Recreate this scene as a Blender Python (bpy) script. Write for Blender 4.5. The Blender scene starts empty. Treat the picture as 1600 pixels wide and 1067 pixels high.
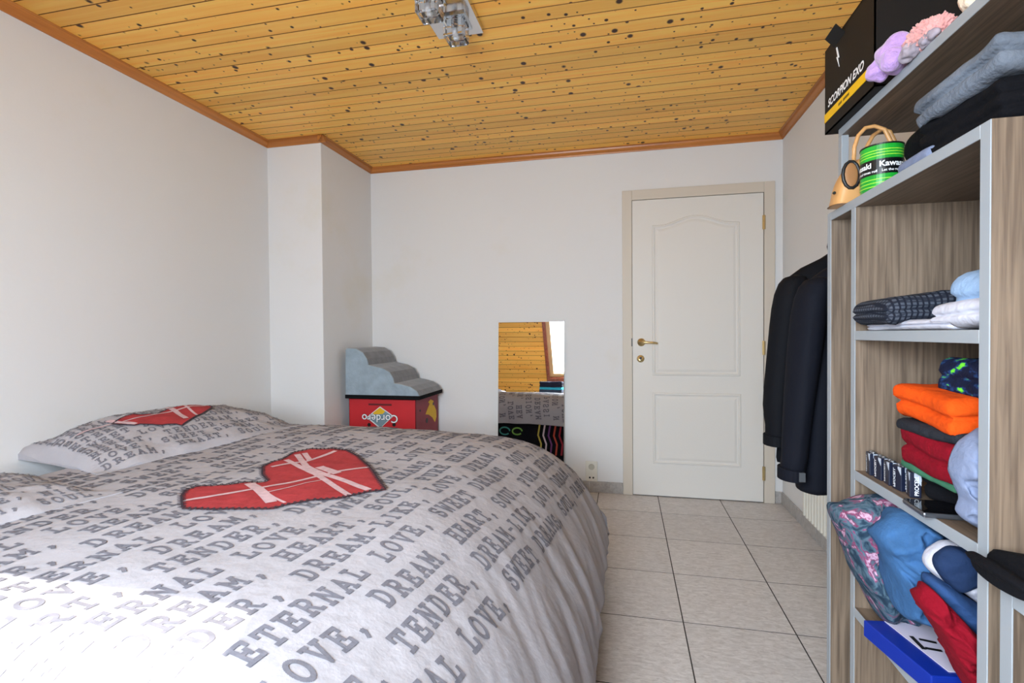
import bpy, bmesh, math, random
from mathutils import Vector, Matrix, noise
from mathutils.bvhtree import BVHTree
R = math.radians
sc = bpy.context.scene
col = sc.collection
random.seed(4)

# ------------------------------------------------------------------ camera
FPX, YAW, PITCH, ROLL, CAMH = 787.35, .2204, -.0153, -.0074, 1.1122
cf = Vector((-math.sin(YAW)*math.cos(PITCH), math.cos(YAW)*math.cos(PITCH), math.sin(PITCH)))
cr0 = Vector((math.cos(YAW), math.sin(YAW), 0)); cu0 = cr0.cross(cf)
cr = cr0*math.cos(ROLL)+cu0*math.sin(ROLL); cu = -cr0*math.sin(ROLL)+cu0*math.cos(ROLL)
CAM = Vector((0, 0, CAMH))
cd = bpy.data.cameras.new('camera'); co = bpy.data.objects.new('camera', cd); col.objects.link(co)
cd.sensor_width = 36; cd.sensor_fit = 'HORIZONTAL'; cd.lens = FPX/1600*36; cd.clip_start = .02
co.matrix_world = Matrix(((cr.x, cu.x, -cf.x, 0), (cr.y, cu.y, -cf.y, 0), (cr.z, cu.z, -cf.z, CAMH), (0, 0, 0, 1)))
sc.camera = co
def at(px, py, axis, val):
    d = cf*FPX+cr*(px-800)-cu*(py-533.5)
    return CAM+d*((val-CAM[axis])/d[axis])

# ------------------------------------------------------------------ sky, sun, daylight, exposure
w = bpy.data.worlds.new('sky'); sc.world = w; w.use_nodes = True
bg = w.node_tree.nodes['Background']; bg.inputs[0].default_value = (.78, .91, 1.03, 1); bg.inputs[1].default_value = 36
sl = bpy.data.lights.new('sun', 'SUN'); so = bpy.data.objects.new('sun', sl); col.objects.link(so)
SUN = Vector((-.56, .905, -1)).normalized()
so.rotation_euler = SUN.to_track_quat('-Z', 'Y').to_euler(); sl.energy = 12; sl.angle = R(.8); sl.color = (1, .93, .82)
so.location = (1, -3, 4)
sc.view_settings.view_transform = 'Standard'; sc.view_settings.look = 'None'
sc.view_settings.exposure = 0; sc.view_settings.gamma = 1; sc.view_settings.use_curve_mapping = False

# ------------------------------------------------------------------ room numbers
D, XL, XR, XC, YC, ZC, ZT = 3.555, -2.2925, .9937, -1.898, 2.906, 2.385, 2.3466
SA = R(56); SY, SZ = -.6, 1.2                       # roof slope behind the camera
def slope(s, out=0):                                # s: metres up the slope from z=0; out: towards outdoors
    z = s*math.sin(SA); y = SY+(z-SZ)/math.tan(SA)
    return (y-out*math.sin(SA), z+out*math.cos(SA))
# portal in the roof window
WX0, WX1, WZ0, WZ1 = -1.10, .03, .92, 1.75
S0, S1 = WZ0/math.sin(SA), WZ1/math.sin(SA)
pl = bpy.data.lights.new('window_daylight', 'AREA'); po = bpy.data.objects.new('window_daylight', pl); col.objects.link(po)
pl.shape = 'RECTANGLE'; pl.size = WX1-WX0; pl.size_y = S1-S0; pl.cycles.is_portal = True
yy, zz = slope((S0+S1)/2, .09)
po.location = ((WX0+WX1)/2, yy, zz)
po.rotation_euler = Vector((0, math.sin(SA), -math.cos(SA))).to_track_quat('-Z', 'Y').to_euler()

# ------------------------------------------------------------------ materials
MATS = {}
def nodes(name):
    m = bpy.data.materials.new(name); m.use_nodes = True; nt = m.node_tree
    return m, nt, nt.nodes['Principled BSDF'], nt.nodes, nt.links
def lin(c): return tuple(((v/255)/12.92 if v/255 <= .04045 else ((v/255+.055)/1.055)**2.4) for v in c)+(1,)
def plain(name, c, rough=.6, metal=0, bump=0, bscale=40, var=0, vscale=6, sheen=0, coat=0, spec=.5):
    if name in MATS: return MATS[name]
    m, nt, b, N, L = nodes(name); c = lin(c)
    b.inputs['Base Color'].default_value = c; b.inputs['Roughness'].default_value = rough; b.inputs['Metallic'].default_value = metal
    b.inputs['Specular IOR Level'].default_value = spec
    if sheen: b.inputs['Sheen Weight'].default_value = sheen
    if coat: b.inputs['Coat Weight'].default_value = coat
    tc = N.new('ShaderNodeTexCoord')
    if var:
        n = N.new('ShaderNodeTexNoise'); n.inputs['Scale'].default_value = vscale; n.inputs['Detail'].default_value = 5
        L.new(tc.outputs['Object'], n.inputs['Vector'])
        r = N.new('ShaderNodeMapRange'); r.inputs[1].default_value = .3; r.inputs[2].default_value = .7; r.inputs[3].default_value = 1-var; r.inputs[4].default_value = 1+var
        L.new(n.outputs['Fac'], r.inputs[0])
        h = N.new('ShaderNodeHueSaturation'); h.inputs['Color'].default_value = c
        L.new(r.outputs[0], h.inputs['Value']); L.new(h.outputs[0], b.inputs['Base Color'])
    if bump:
        n2 = N.new('ShaderNodeTexNoise'); n2.inputs['Scale'].default_value = bscale; n2.inputs['Detail'].default_value = 4
        L.new(tc.outputs['Object'], n2.inputs['Vector'])
        bp = N.new('ShaderNodeBump'); bp.inputs['Strength'].default_value = bump; bp.inputs['Distance'].default_value = .01
        L.new(n2.outputs['Fac'], bp.inputs['Height']); L.new(bp.outputs[0], b.inputs['Normal'])
    MATS[name] = m; return m
def cloth(name, c, var=.12, bump=.35, bscale=60, rough=.9):
    return plain(name, c, rough, bump=bump, bscale=bscale, var=var, vscale=14, spec=.12)
def ramp(N, stops):
    r = N.new('ShaderNodeValToRGB'); e = r.color_ramp.elements
    while len(e) < len(stops): e.new(.5)
    for i, (p, c) in enumerate(stops): e[i].position = p; e[i].color = lin(c)
    return r
def wood(name, base, dark, knot, axis, gs, knots, rough=.45, contrast=.5, perobj=True, gloss=.5):
    m, nt, b, N, L = nodes(name)
    tc = N.new('ShaderNodeTexCoord'); oi = N.new('ShaderNodeObjectInfo')
    mul = N.new('ShaderNodeVectorMath'); mul.operation = 'SCALE'; mul.inputs[0].default_value = (37, 91, 53)
    L.new(oi.outputs['Random'], mul.inputs['Scale'])
    add = N.new('ShaderNodeVectorMath'); add.operation = 'ADD'; L.new(tc.outputs['Object'], add.inputs[0])
    if perobj: L.new(mul.outputs[0], add.inputs[1])
    mp = N.new('ShaderNodeMapping'); s = [gs]*3; s[axis] = gs*.035; mp.inputs['Scale'].default_value = s
    L.new(add.outputs[0], mp.inputs['Vector'])
    n = N.new('ShaderNodeTexNoise'); n.inputs['Scale'].default_value = 1; n.inputs['Detail'].default_value = 6; n.inputs['Distortion'].default_value = .6
    L.new(mp.outputs[0], n.inputs['Vector'])
    r = ramp(N, [(.35, dark), (.65, base)]); L.new(n.outputs['Fac'], r.inputs[0])
    colr = r.outputs[0]
    hs = N.new('ShaderNodeHueSaturation'); L.new(colr, hs.inputs['Color'])
    if perobj:
        mr = N.new('ShaderNodeMapRange'); mr.inputs[3].default_value = .86; mr.inputs[4].default_value = 1.12
        L.new(oi.outputs['Random'], mr.inputs[0]); L.new(mr.outputs[0], hs.inputs['Value'])
    colr = hs.outputs[0]
    if knots:
        for (sc_, thr, soft) in knots:
            mk = N.new('ShaderNodeMapping'); s = [sc_]*3; s[axis] = sc_*1.15; mk.inputs['Scale'].default_value = s
            L.new(add.outputs[0], mk.inputs['Vector'])
            v = N.new('ShaderNodeTexVoronoi'); v.inputs['Scale'].default_value = 1; L.new(mk.outputs[0], v.inputs['Vector'])
            mr2 = N.new('ShaderNodeMapRange'); mr2.inputs[1].default_value = thr; mr2.inputs[2].default_value = thr+soft; mr2.inputs[3].default_value = 1; mr2.inputs[4].default_value = 0
            L.new(v.outputs['Distance'], mr2.inputs[0])
            mx = N.new('ShaderNodeMix'); mx.data_type = 'RGBA'; mx.inputs['B'].default_value = lin(knot)
            L.new(mr2.outputs[0], mx.inputs['Factor']); L.new(colr, mx.inputs['A']); colr = mx.outputs['Result']
    L.new(colr, b.inputs['Base Color']); b.inputs['Roughness'].default_value = rough; b.inputs['Specular IOR Level'].default_value = gloss
    bp = N.new('ShaderNodeBump'); bp.inputs['Strength'].default_value = .08; bp.inputs['Distance'].default_value = .002
    L.new(n.outputs['Fac'], bp.inputs['Height']); L.new(bp.outputs[0], b.inputs['Normal'])
    MATS[name] = m; return m

pine = wood('pine', (255, 200, 97), (250, 178, 75), (56, 22, 6), 0, 40, [(7.5, .085, .05), (13, .095, .05), (19, .07, .05)], rough=.42, gloss=.35)
pine_trim = wood('pine_trim', (196, 126, 60), (170, 102, 44), (70, 34, 14), 0, 30, None, rough=.35)
pine_trim_y = wood('pine_trim_y', (196, 126, 60), (170, 102, 44), (70, 34, 14), 1, 30, None, rough=.35)
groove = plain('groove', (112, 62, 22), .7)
walnut = wood('walnut', (128, 110, 93), (93, 78, 65), (70, 50, 38), 2, 150, None, rough=.5)
walnut_y = wood('walnut_y', (120, 102, 86), (88, 73, 61), (70, 50, 38), 1, 150, None, rough=.45)
red_wood = wood('red_wood', (160, 84, 58), (128, 60, 40), (70, 30, 20), 2, 40, None, rough=.35)
grey_edge = plain('grey_edge', (148, 153, 158), .42)
def wallmat():
    m, nt, b, N, L = nodes('plaster')
    g = N.new('ShaderNodeNewGeometry')
    n = N.new('ShaderNodeTexNoise'); n.inputs['Scale'].default_value = 1.4; n.inputs['Detail'].default_value = 6; n.inputs['Roughness'].default_value = .6
    L.new(g.outputs['Position'], n.inputs['Vector'])
    r = ramp(N, [(.28, (226, 224, 219)), (.42, (229, 229, 230)), (.7, (229, 230, 231))]); L.new(n.outputs['Fac'], r.inputs[0])
    L.new(r.outputs[0], b.inputs['Base Color']); b.inputs['Roughness'].default_value = .85; b.inputs['Specular IOR Level'].default_value = .2
    n2 = N.new('ShaderNodeTexNoise'); n2.inputs['Scale'].default_value = 60; n2.inputs['Detail'].default_value = 5
    L.new(g.outputs['Position'], n2.inputs['Vector'])
    bp = N.new('ShaderNodeBump'); bp.inputs['Strength'].default_value = .12; bp.inputs['Distance'].default_value = .004
    L.new(n2.outputs['Fac'], bp.inputs['Height']); L.new(bp.outputs[0], b.inputs['Normal'])
    return m
plaster = wallmat()
def tilemat(name, a, bcol):
    m, nt, b, N, L = nodes(name)
    tc = N.new('ShaderNodeTexCoord'); oi = N.new('ShaderNodeObjectInfo')
    mul = N.new('ShaderNodeVectorMath'); mul.operation = 'SCALE'; mul.inputs[0].default_value = (31, 77, 13); L.new(oi.outputs['Random'], mul.inputs['Scale'])
    add = N.new('ShaderNodeVectorMath'); L.new(tc.outputs['Object'], add.inputs[0]); L.new(mul.outputs[0], add.inputs[1])
    mp = N.new('ShaderNodeMapping'); mp.inputs['Scale'].default_value = (30, 80, 30); L.new(add.outputs[0], mp.inputs['Vector'])
    n = N.new('ShaderNodeTexNoise'); n.inputs['Scale'].default_value = 1; n.inputs['Detail'].default_value = 8; n.inputs['Roughness'].default_value = .72; n.inputs['Distortion'].default_value = .8
    L.new(mp.outputs[0], n.inputs['Vector'])
    r = ramp(N, [(.33, bcol), (.62, a)]); L.new(n.outputs['Fac'], r.inputs[0])
    hs = N.new('ShaderNodeHueSaturation'); L.new(r.outputs[0], hs.inputs['Color'])
    mr = N.new('ShaderNodeMapRange'); mr.inputs[3].default_value = .95; mr.inputs[4].default_value = 1.04; L.new(oi.outputs['Random'], mr.inputs[0]); L.new(mr.outputs[0], hs.inputs['Value'])
    L.new(hs.outputs[0], b.inputs['Base Color']); b.inputs['Roughness'].default_value = .38
    MATS[name] = m; return m
tile_m = tilemat('floor_tile', (214, 209, 207), (178, 171, 168))
skirt_m = tilemat('skirting_tile', (186, 183, 181), (150, 146, 144))
grout = plain('grout', (58, 52, 50), .9)
door_white = plain('door_white', (226, 223, 218), .5, bump=.05, bscale=90)
frame_cream = plain('frame_cream', (212, 203, 190), .5)
brass = plain('brass', (208, 186, 136), .3, .9)
black_p = plain('black_plastic', (22, 22, 24), .45)
white_p = plain('white_plastic', (226, 224, 214), .4)

# ------------------------------------------------------------------ mesh helpers
class MB:
    def __init__(s): s.v = []; s.f = []
    def add(s, vs, fs):
        o = len(s.v); s.v += [tuple(v) for v in vs]; s.f += [tuple(i+o for i in f) for f in fs]; return s
    def box(s, x0, x1, y0, y1, z0, z1):
        return s.add([(x, y, z) for z in (z0, z1) for y in (y0, y1) for x in (x0, x1)],
                     [(0, 2, 3, 1), (4, 5, 7, 6), (0, 1, 5, 4), (2, 6, 7, 3), (0, 4, 6, 2), (1, 3, 7, 5)])
    def prism(s, poly, e):                           # poly: 3-D points, e: extrusion vector
        n = len(poly); e = Vector(e); a = [Vector(p) for p in poly]
        return s.add(a+[p+e for p in a], [tuple(range(n))[::-1], tuple(range(n, 2*n))]+[(i, (i+1) % n, (i+1) % n+n, i+n) for i in range(n)])
    def tube(s, path, r, n=10, caps=True):
        path = [Vector(p) for p in path]; rs = r if isinstance(r, (list, tuple)) else [r]*len(path)
        rings = []; ref = None
        for i, p in enumerate(path):
            t = (path[min(i+1, len(path)-1)]-path[max(i-1, 0)]).normalized()
            if ref is None: ref = t.orthogonal().normalized()
            u = (ref-t*ref.dot(t)).normalized(); v = t.cross(u); ref = u
            rings.append([p+(u*math.cos(2*math.pi*k/n)+v*math.sin(2*math.pi*k/n))*rs[i] for k in range(n)])
        return s.loft(rings, caps)
    def loft(s, rings, caps=True):
        n = len(rings[0]); vs = [p for r in rings for p in r]; m = len(rings)
        fs = [(i*n+k, i*n+(k+1) % n, (i+1)*n+(k+1) % n, (i+1)*n+k) for i in range(m-1) for k in range(n)]
        if caps: fs += [tuple(range(n))[::-1], tuple(range((m-1)*n, m*n))]
        return s.add(vs, fs)
    def lathe(s, prof, c=(0, 0, 0), n=28, axis=2):
        rings = []
        for r, h in prof:
            ring = []
            for k in range(n):
                a = 2*math.pi*k/n; p = [0, 0, 0]; p[(axis+1) % 3] = r*math.cos(a); p[(axis+2) % 3] = r*math.sin(a); p[axis] = h
                ring.append(Vector(p)+Vector(c))
            rings.append(ring)
        return s.loft(rings)
    def build(s, name, mat, parent=None, smooth=False, bevel=0, bseg=2, sub=0, fix=True):
        me = bpy.data.meshes.new(name); me.from_pydata(s.v, [], s.f)
        if fix:
            bm = bmesh.new(); bm.from_mesh(me); bmesh.ops.recalc_face_normals(bm, faces=bm.faces); bm.to_mesh(me); bm.free()
        o = bpy.data.objects.new(name, me); col.objects.link(o)
        if isinstance(mat, (list, tuple)):
            for q in mat: me.materials.append(q)
        else: me.materials.append(mat)
        if smooth: me.polygons.foreach_set('use_smooth', [True]*len(me.polygons))
        if bevel:
            b = o.modifiers.new('bevel', 'BEVEL'); b.width = bevel; b.segments = bseg; b.limit_method = 'ANGLE'; b.angle_limit = R(40)
        if sub:
            q = o.modifiers.new('sub', 'SUBSURF'); q.levels = sub; q.render_levels = sub
        if parent is not None: o.parent = parent
        return o
def tag(o, label=None, cat=None, group=None, kind=None):
    for k, v in (('label', label), ('category', cat), ('group', group), ('kind', kind)):
        if v: o[k] = v
    return o
def empty(name, label=None, cat=None, group=None, kind=None):
    o = bpy.data.objects.new(name, None); col.objects.link(o); o.empty_display_size = .05
    return tag(o, label, cat, group, kind)
def box(*a): return MB().box(*a)
def share(src, name, parent):
    o = src.copy(); o.name = name; col.objects.link(o); o.parent = parent; return o

# ------------------------------------------------------------------ structure: floor
fl = tag(box(XL-.1, XR+.1, -1.35, D+.1, -.12, -.0007).build('floor', grout), kind='structure')
TX, TY, TX0, TY0 = .3964, .4016, .2146, 3.2198
def tile_mesh(lx, ly):
    return box(-lx/2, lx/2, -ly/2, ly/2, -.0012, 0)
full = None
for i in range(-7, 3):
    for j in range(-12, 2):
        x0, x1 = max(TX0+i*TX, XL), min(TX0+(i+1)*TX, XR); y0, y1 = max(TY0+j*TY, -1.2), min(TY0+(j+1)*TY, D)
        if x1-x0 < .02 or y1-y0 < .02: continue
        whole = abs(x1-x0-TX) < 1e-4 and abs(y1-y0-TY) < 1e-4
        if whole and full: o = share(full, 'tile', fl)
        else:
            o = tile_mesh(x1-x0-.005, y1-y0-.005).build('tile', tile_m, fl)
            if whole: full = o
        o.location = ((x0+x1)/2, (y0+y1)/2, 0)
# ------------------------------------------------------------------ walls
tag(box(XL-.1, XR+.12, D, D+.12, -.12, 2.6).build('wall_back', plaster), kind='structure')
tag(box(XL-.12, XL, -1.4, D+.12, -.12, 2.6).build('wall_left', plaster), kind='structure')
tag(box(XR, XR+.12, -1.4, D+.12, -.12, 2.6).build('wall_right', plaster), kind='structure')
tag(box(XL-.02, XC, YC, D+.02, -.02, 2.5).build('wall_chimney', plaster, bevel=.004), kind='structure')
ky = slope(.45)[0]
tag(box(XL-.1, XR+.1, ky-.12, ky, -.12, .45*math.sin(SA)+.02).build('wall_knee', plaster), kind='structure')
# ceiling of tongue-and-groove boards running across the room
YS = slope(ZC/math.sin(SA))[0]
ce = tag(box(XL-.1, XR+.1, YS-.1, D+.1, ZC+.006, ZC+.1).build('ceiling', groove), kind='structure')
BW = .0825
def board(lx, bw=BW):                               # chamfered board, underside at z=0 facing down, local x long
    p = [(-bw/2+.0005, .012), (-bw/2+.0005, .007), (-bw/2+.0028, 0), (bw/2-.0022, 0), (bw/2-.0008, .004), (bw/2-.0008, .012)]
    return MB().prism([(-lx/2, y, z) for y, z in p], (lx, 0, 0))
def dark_edges(o):                                  # side faces of each board get the dark groove brown
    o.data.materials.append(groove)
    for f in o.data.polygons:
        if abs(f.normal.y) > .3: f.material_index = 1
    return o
XM = (XL+XR)/2
b0 = None; y = 1.554-BW*16
while y < D:
    if y+BW > YS-.02:
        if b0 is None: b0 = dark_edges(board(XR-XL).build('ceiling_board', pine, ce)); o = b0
        else: o = share(b0, 'ceiling_board', ce)
        o.location = (XM, y+BW/2, ZC)
    y += BW
# cornice strips
def cornice(n, a, bb, inward, mat):
    a, bb, u = Vector(a), Vector(bb), Vector(inward)
    prof = [(0, 0), (.006, 0), (.009, .008), (.016, .014), (.024, .024), (.027, .034), (.036, .036), (.036, .0405), (0, .0405)]
    m = MB(); m.prism([a+u*p+Vector((0, 0, ZT-.001+q)) for p, q in prof], bb-a)
    return tag(m.build('trim_%d' % n, mat), kind='structure')
cornice(1, (XL, YS-.03, 0), (XL, YC, 0), (1, 0, 0), pine_trim_y)
cornice(2, (XL, YC, 0), (XC+.036, YC, 0), (0, -1, 0), pine_trim)
cornice(3, (XC, YC-.036, 0), (XC, D, 0), (1, 0, 0), pine_trim_y)
cornice(4, (XC, D, 0), (XR, D, 0), (0, -1, 0), pine_trim)
cornice(5, (XR, YS-.03, 0), (XR, D, 0), (-1, 0, 0), pine_trim_y)
# roof slope behind the camera, boarded, with a roof window
def slope_box(x0, x1, s0, s1, o0, o1):
    vs = []
    for o_ in (o0, o1):
        for s_ in (s0, s1):
            for x in (x0, x1):
                y_, z_ = slope(s_, o_); vs.append((x, y_, z_))
    return MB().add(vs, [(0, 2, 3, 1), (4, 5, 7, 6), (0, 1, 5, 4), (2, 6, 7, 3), (0, 4, 6, 2), (1, 3, 7, 5)])
STOP = ZC/math.sin(SA)
LX0, LX1, LS0, LS1 = WX0-.1, WX1+.1, S0-.14, S1+.12   # lining outline
wr = empty('wall_rear', kind='structure')
rb = MB()
for q in ((XL-.1, LX0, .3, STOP+.15), (LX1, XR+.1, .3, STOP+.15), (LX0, LX1, .3, LS0), (LX0, LX1, LS1, STOP+.15)):
    t = slope_box(*q, .004, .14); rb.add(t.v, t.f)
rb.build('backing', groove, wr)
pmesh = {}
s = .38
while s < STOP+.02:
    segs = [(XL, XR)] if (s+BW < LS0 or s > LS1) else [(XL, LX0), (LX1, XR)]
    for a, b_ in segs:
        k = round(b_-a, 3)
        if k in pmesh: o = share(pmesh[k], 'plank', wr)
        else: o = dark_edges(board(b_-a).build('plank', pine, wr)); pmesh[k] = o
        y_, z_ = slope(s+BW/2, 0)
        o.location = ((a+b_)/2, y_, z_); o.rotation_euler = (SA, 0, 0)
    s += BW
wn = empty('window_1', kind='structure')
for q in ((LX0, WX0-.05, LS0, LS1), (WX1+.05, LX1, LS0, LS1), (WX0-.05, WX1+.05, LS0, S0-.05), (WX0-.05, WX1+.05, S1+.05, LS1)):
    slope_box(*q, -.018, .03).build('lining', red_wood, wn, bevel=.003)
sash = plain('sash_pine', (214, 178, 128), .4)
for q in ((WX0-.05, WX0+.012, S0-.05, S1+.05), (WX1-.012, WX1+.05, S0-.05, S1+.05), (WX0+.012, WX1-.012, S0-.05, S0+.012), (WX0+.012, WX1-.012, S1-.012, S1+.05)):
    slope_box(*q, .008, .085).build('sash', sash, wn, bevel=.003)
gm, nt, b, N, L = nodes('pane_glass'); tr = N.new('ShaderNodeBsdfTransparent'); gl = N.new('ShaderNodeBsdfGlossy'); gl.inputs['Roughness'].default_value = .02
mx = N.new('ShaderNodeMixShader'); mx.inputs[0].default_value = .06; L.new(tr.outputs[0], mx.inputs[1]); L.new(gl.outputs[0], mx.inputs[2]); L.new(mx.outputs[0], N['Material Output'].inputs[0])
slope_box(WX0, WX1, S0, S1, .055, .06).build('pane', gm, wn)
# ------------------------------------------------------------------ skirting
bb_ = empty('baseboard_back', kind='structure')
for x0, x1 in ((-1.05, -.652), (-.648, -.250), (-.246, -.018), (.948, XR)):
    box(x0, x1, D-.011, D, 0, .076).build('skirting_tile', skirt_m, bb_, bevel=.001, bseg=1)
br_ = empty('baseboard_right', kind='structure')
for k in range(6):
    y1 = D-.011-k*.302; box(XR-.011, XR, y1-.299, y1, 0, .076).build('skirting_tile', skirt_m, br_, bevel=.001, bseg=1)
# ------------------------------------------------------------------ door
dr = empty('door_1', kind='structure')
DX0, DX1, LX_0, LX_1, DZ = -.0157, .944, .051, .875, 2.010
box(DX0, LX_0-.002, D-.022, D, 0, 2.08).build('door_frame', frame_cream, dr, bevel=.003)
box(LX_1+.004, DX1, D-.022, D, 0, 2.08).build('door_frame', frame_cream, dr, bevel=.003)
box(LX_0-.002, LX_1+.004, D-.022, D, DZ+.003, 2.08).build('door_frame', frame_cream, dr, bevel=.003)
box(LX_0-.004, LX_1+.006, D-.006, D+.001, 0, DZ+.005).build('rebate', plain('rebate', (60, 56, 52), .8), dr)
FY = D-.019
leaf = box(LX_0, LX_1, FY, D-.002, .006, DZ).build('leaf', door_white, dr, bevel=.002)
def panel(outline):
    pts = [Vector((x, 0, z)) for x, z in outline]; n = len(pts)
    nor = []
    for i in range(n):
        t = (pts[(i+1) % n]-pts[i]).normalized(); t0 = (pts[i]-pts[i-1]).normalized()
        a = Vector((-t.z, 0, t.x)); b2 = Vector((-t0.z, 0, t0.x)); m = (a+b2); m = m/max(.3, (1+a.dot(b2))); nor.append(m)
    rings = []
    for ins, dep in ((0, .0), (.004, .0065), (.012, .0075), (.018, .002), (.026, .001), (.040, .0055), (.046, .006)):
        rings.append([Vector((p.x+q.x*ins, FY-dep, p.z+q.z*ins)) for p, q in zip(pts, nor)])
    m = MB().loft(rings, caps=False); k = len(rings)-1
    c = sum(rings[-1], Vector())/n; m.v.append(tuple(c)); m.f += [(k*n+i, k*n+(i+1) % n, len(m.v)-1) for i in range(n)]
    return m
arch = [(.182, .823), (.736, .823), (.732, 1.830)]
for i in range(3, 22):
    u = i/24; x = .732-(.732-.181)*u; c = abs(u-.5)*2
    arch.append((x, 1.832+.058*(.5+.5*math.cos(math.pi*min(1, c*1.12)))))
arch.append((.181, 1.836))
panel(arch).build('panel', door_white, dr, smooth=False)
panel([(.184, .225), (.740, .225), (.740, .708), (.181, .708)]).build('panel', door_white, dr)
h = MB().lathe([(.0, 0), (.026, 0), (.027, .003), (.024, .008), (.010, .010), (.009, .04), (0, .04)], (.109, FY-.0, 1.048), 24, 1)
h.v = [(x, 2*FY-y, z) for x, y, z in h.v]
hd = h.build('handle', brass, dr, smooth=True)
MB().tube([(.109, FY-.038, 1.048), (.125, FY-.045, 1.049), (.16, FY-.046, 1.047), (.195, FY-.045, 1.044), (.212, FY-.042, 1.042)], [.009, .009, .008, .008, .006], 12).build('lever', brass, hd, smooth=True)
k = MB().lathe([(0, 0), (.024, 0), (.025, .003), (.021, .007), (0, .007)], (0, 0, 0), 24, 1); k.v = [(x+.104, FY-y, z+.936) for x, y, z in k.v]
kr = k.build('lock_rosette', brass, dr, smooth=True)
k = MB().lathe([(0, 0), (.008, 0), (.008, .004), (0, .004)], (0, 0, 0), 16, 1); k.v = [(x+.104, FY-.007-y, z+.94) for x, y, z in k.v]
k.box(.1015, .1065, FY-.0105, FY-.006, .921, .94); k.build('keyhole', black_p, kr)
for z in (1.818, 1.009, .194):
    m = MB().tube([(.8775, FY-.006, z-.045), (.8775, FY-.006, z+.045)], .0065, 12); m.box(.868, .887, FY-.003, FY, z-.045, z+.045)
    m.build('hinge', brass, dr)
box(.043, .0505, D-.026, D-.021, 1.02, 1.075).build('strike_plate', plain('dark_steel', (70, 68, 64), .4, .8), dr)
# outlet
ou = empty('wall_outlet', 'double cream wall outlet just above the grey skirting tiles', 'outlet')
box(-.272, -.190, D-.012, D, .076, .217).build('plate', white_p, ou, bevel=.004)
dark_w = plain('socket_cream', (186, 184, 172), .5)  # socket well in a darker cream than the plate
MB().lathe([(0, 0), (.021, 0), (.021, .002), (.019, .002), (.018, -.006), (0, -.006)], (-.231, D-.0125, .178), 24, 1).build('socket_well', dark_w, ou)
for dx, dz in ((-.009, 0), (.009, 0), (0, .009)):
    MB().lathe([(0, 0), (.003, 0), (.003, .002), (0, .002)], (-.231+dx, D-.0155, .178+dz), 10, 1).build('socket_hole', black_p, ou)
for dx in (-.012, .012):
    MB().lathe([(0, 0), (.0065, 0), (.0065, .002), (0, .002)], (-.231+dx, D-.0145, .103), 14, 1).build('coax_hole', black_p, ou)
# radiator behind the jackets
ra = empty('radiator', 'white ribbed panel radiator low on the wall behind the jackets', 'radiator')
box(XR-.050, XR-.03, 2.25, 2.985, .11, .70).build('panel', white_p, ra, bevel=.004)
rib = None
for k in range(18):
    y = 2.972-k*.04
    if rib is None: rib = MB().prism([(XR-.050, y-.012, .125), (XR-.061, y-.006, .125), (XR-.061, y+.006, .125), (XR-.050, y+.012, .125)], (0, 0, .56)).build('rib', white_p, ra); 
    else:
        o = share(rib, 'rib', ra); o.location.y = -k*.04
for y in (2.4, 2.85): box(XR-.035, XR-.0005, y-.02, y+.02, .3, .5).build('bracket', white_p, ra)
MB().tube([(XR-.035, 2.3, .115), (XR-.035, 2.3, .0)], .009, 10).build('pipe', white_p, ra)
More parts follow.
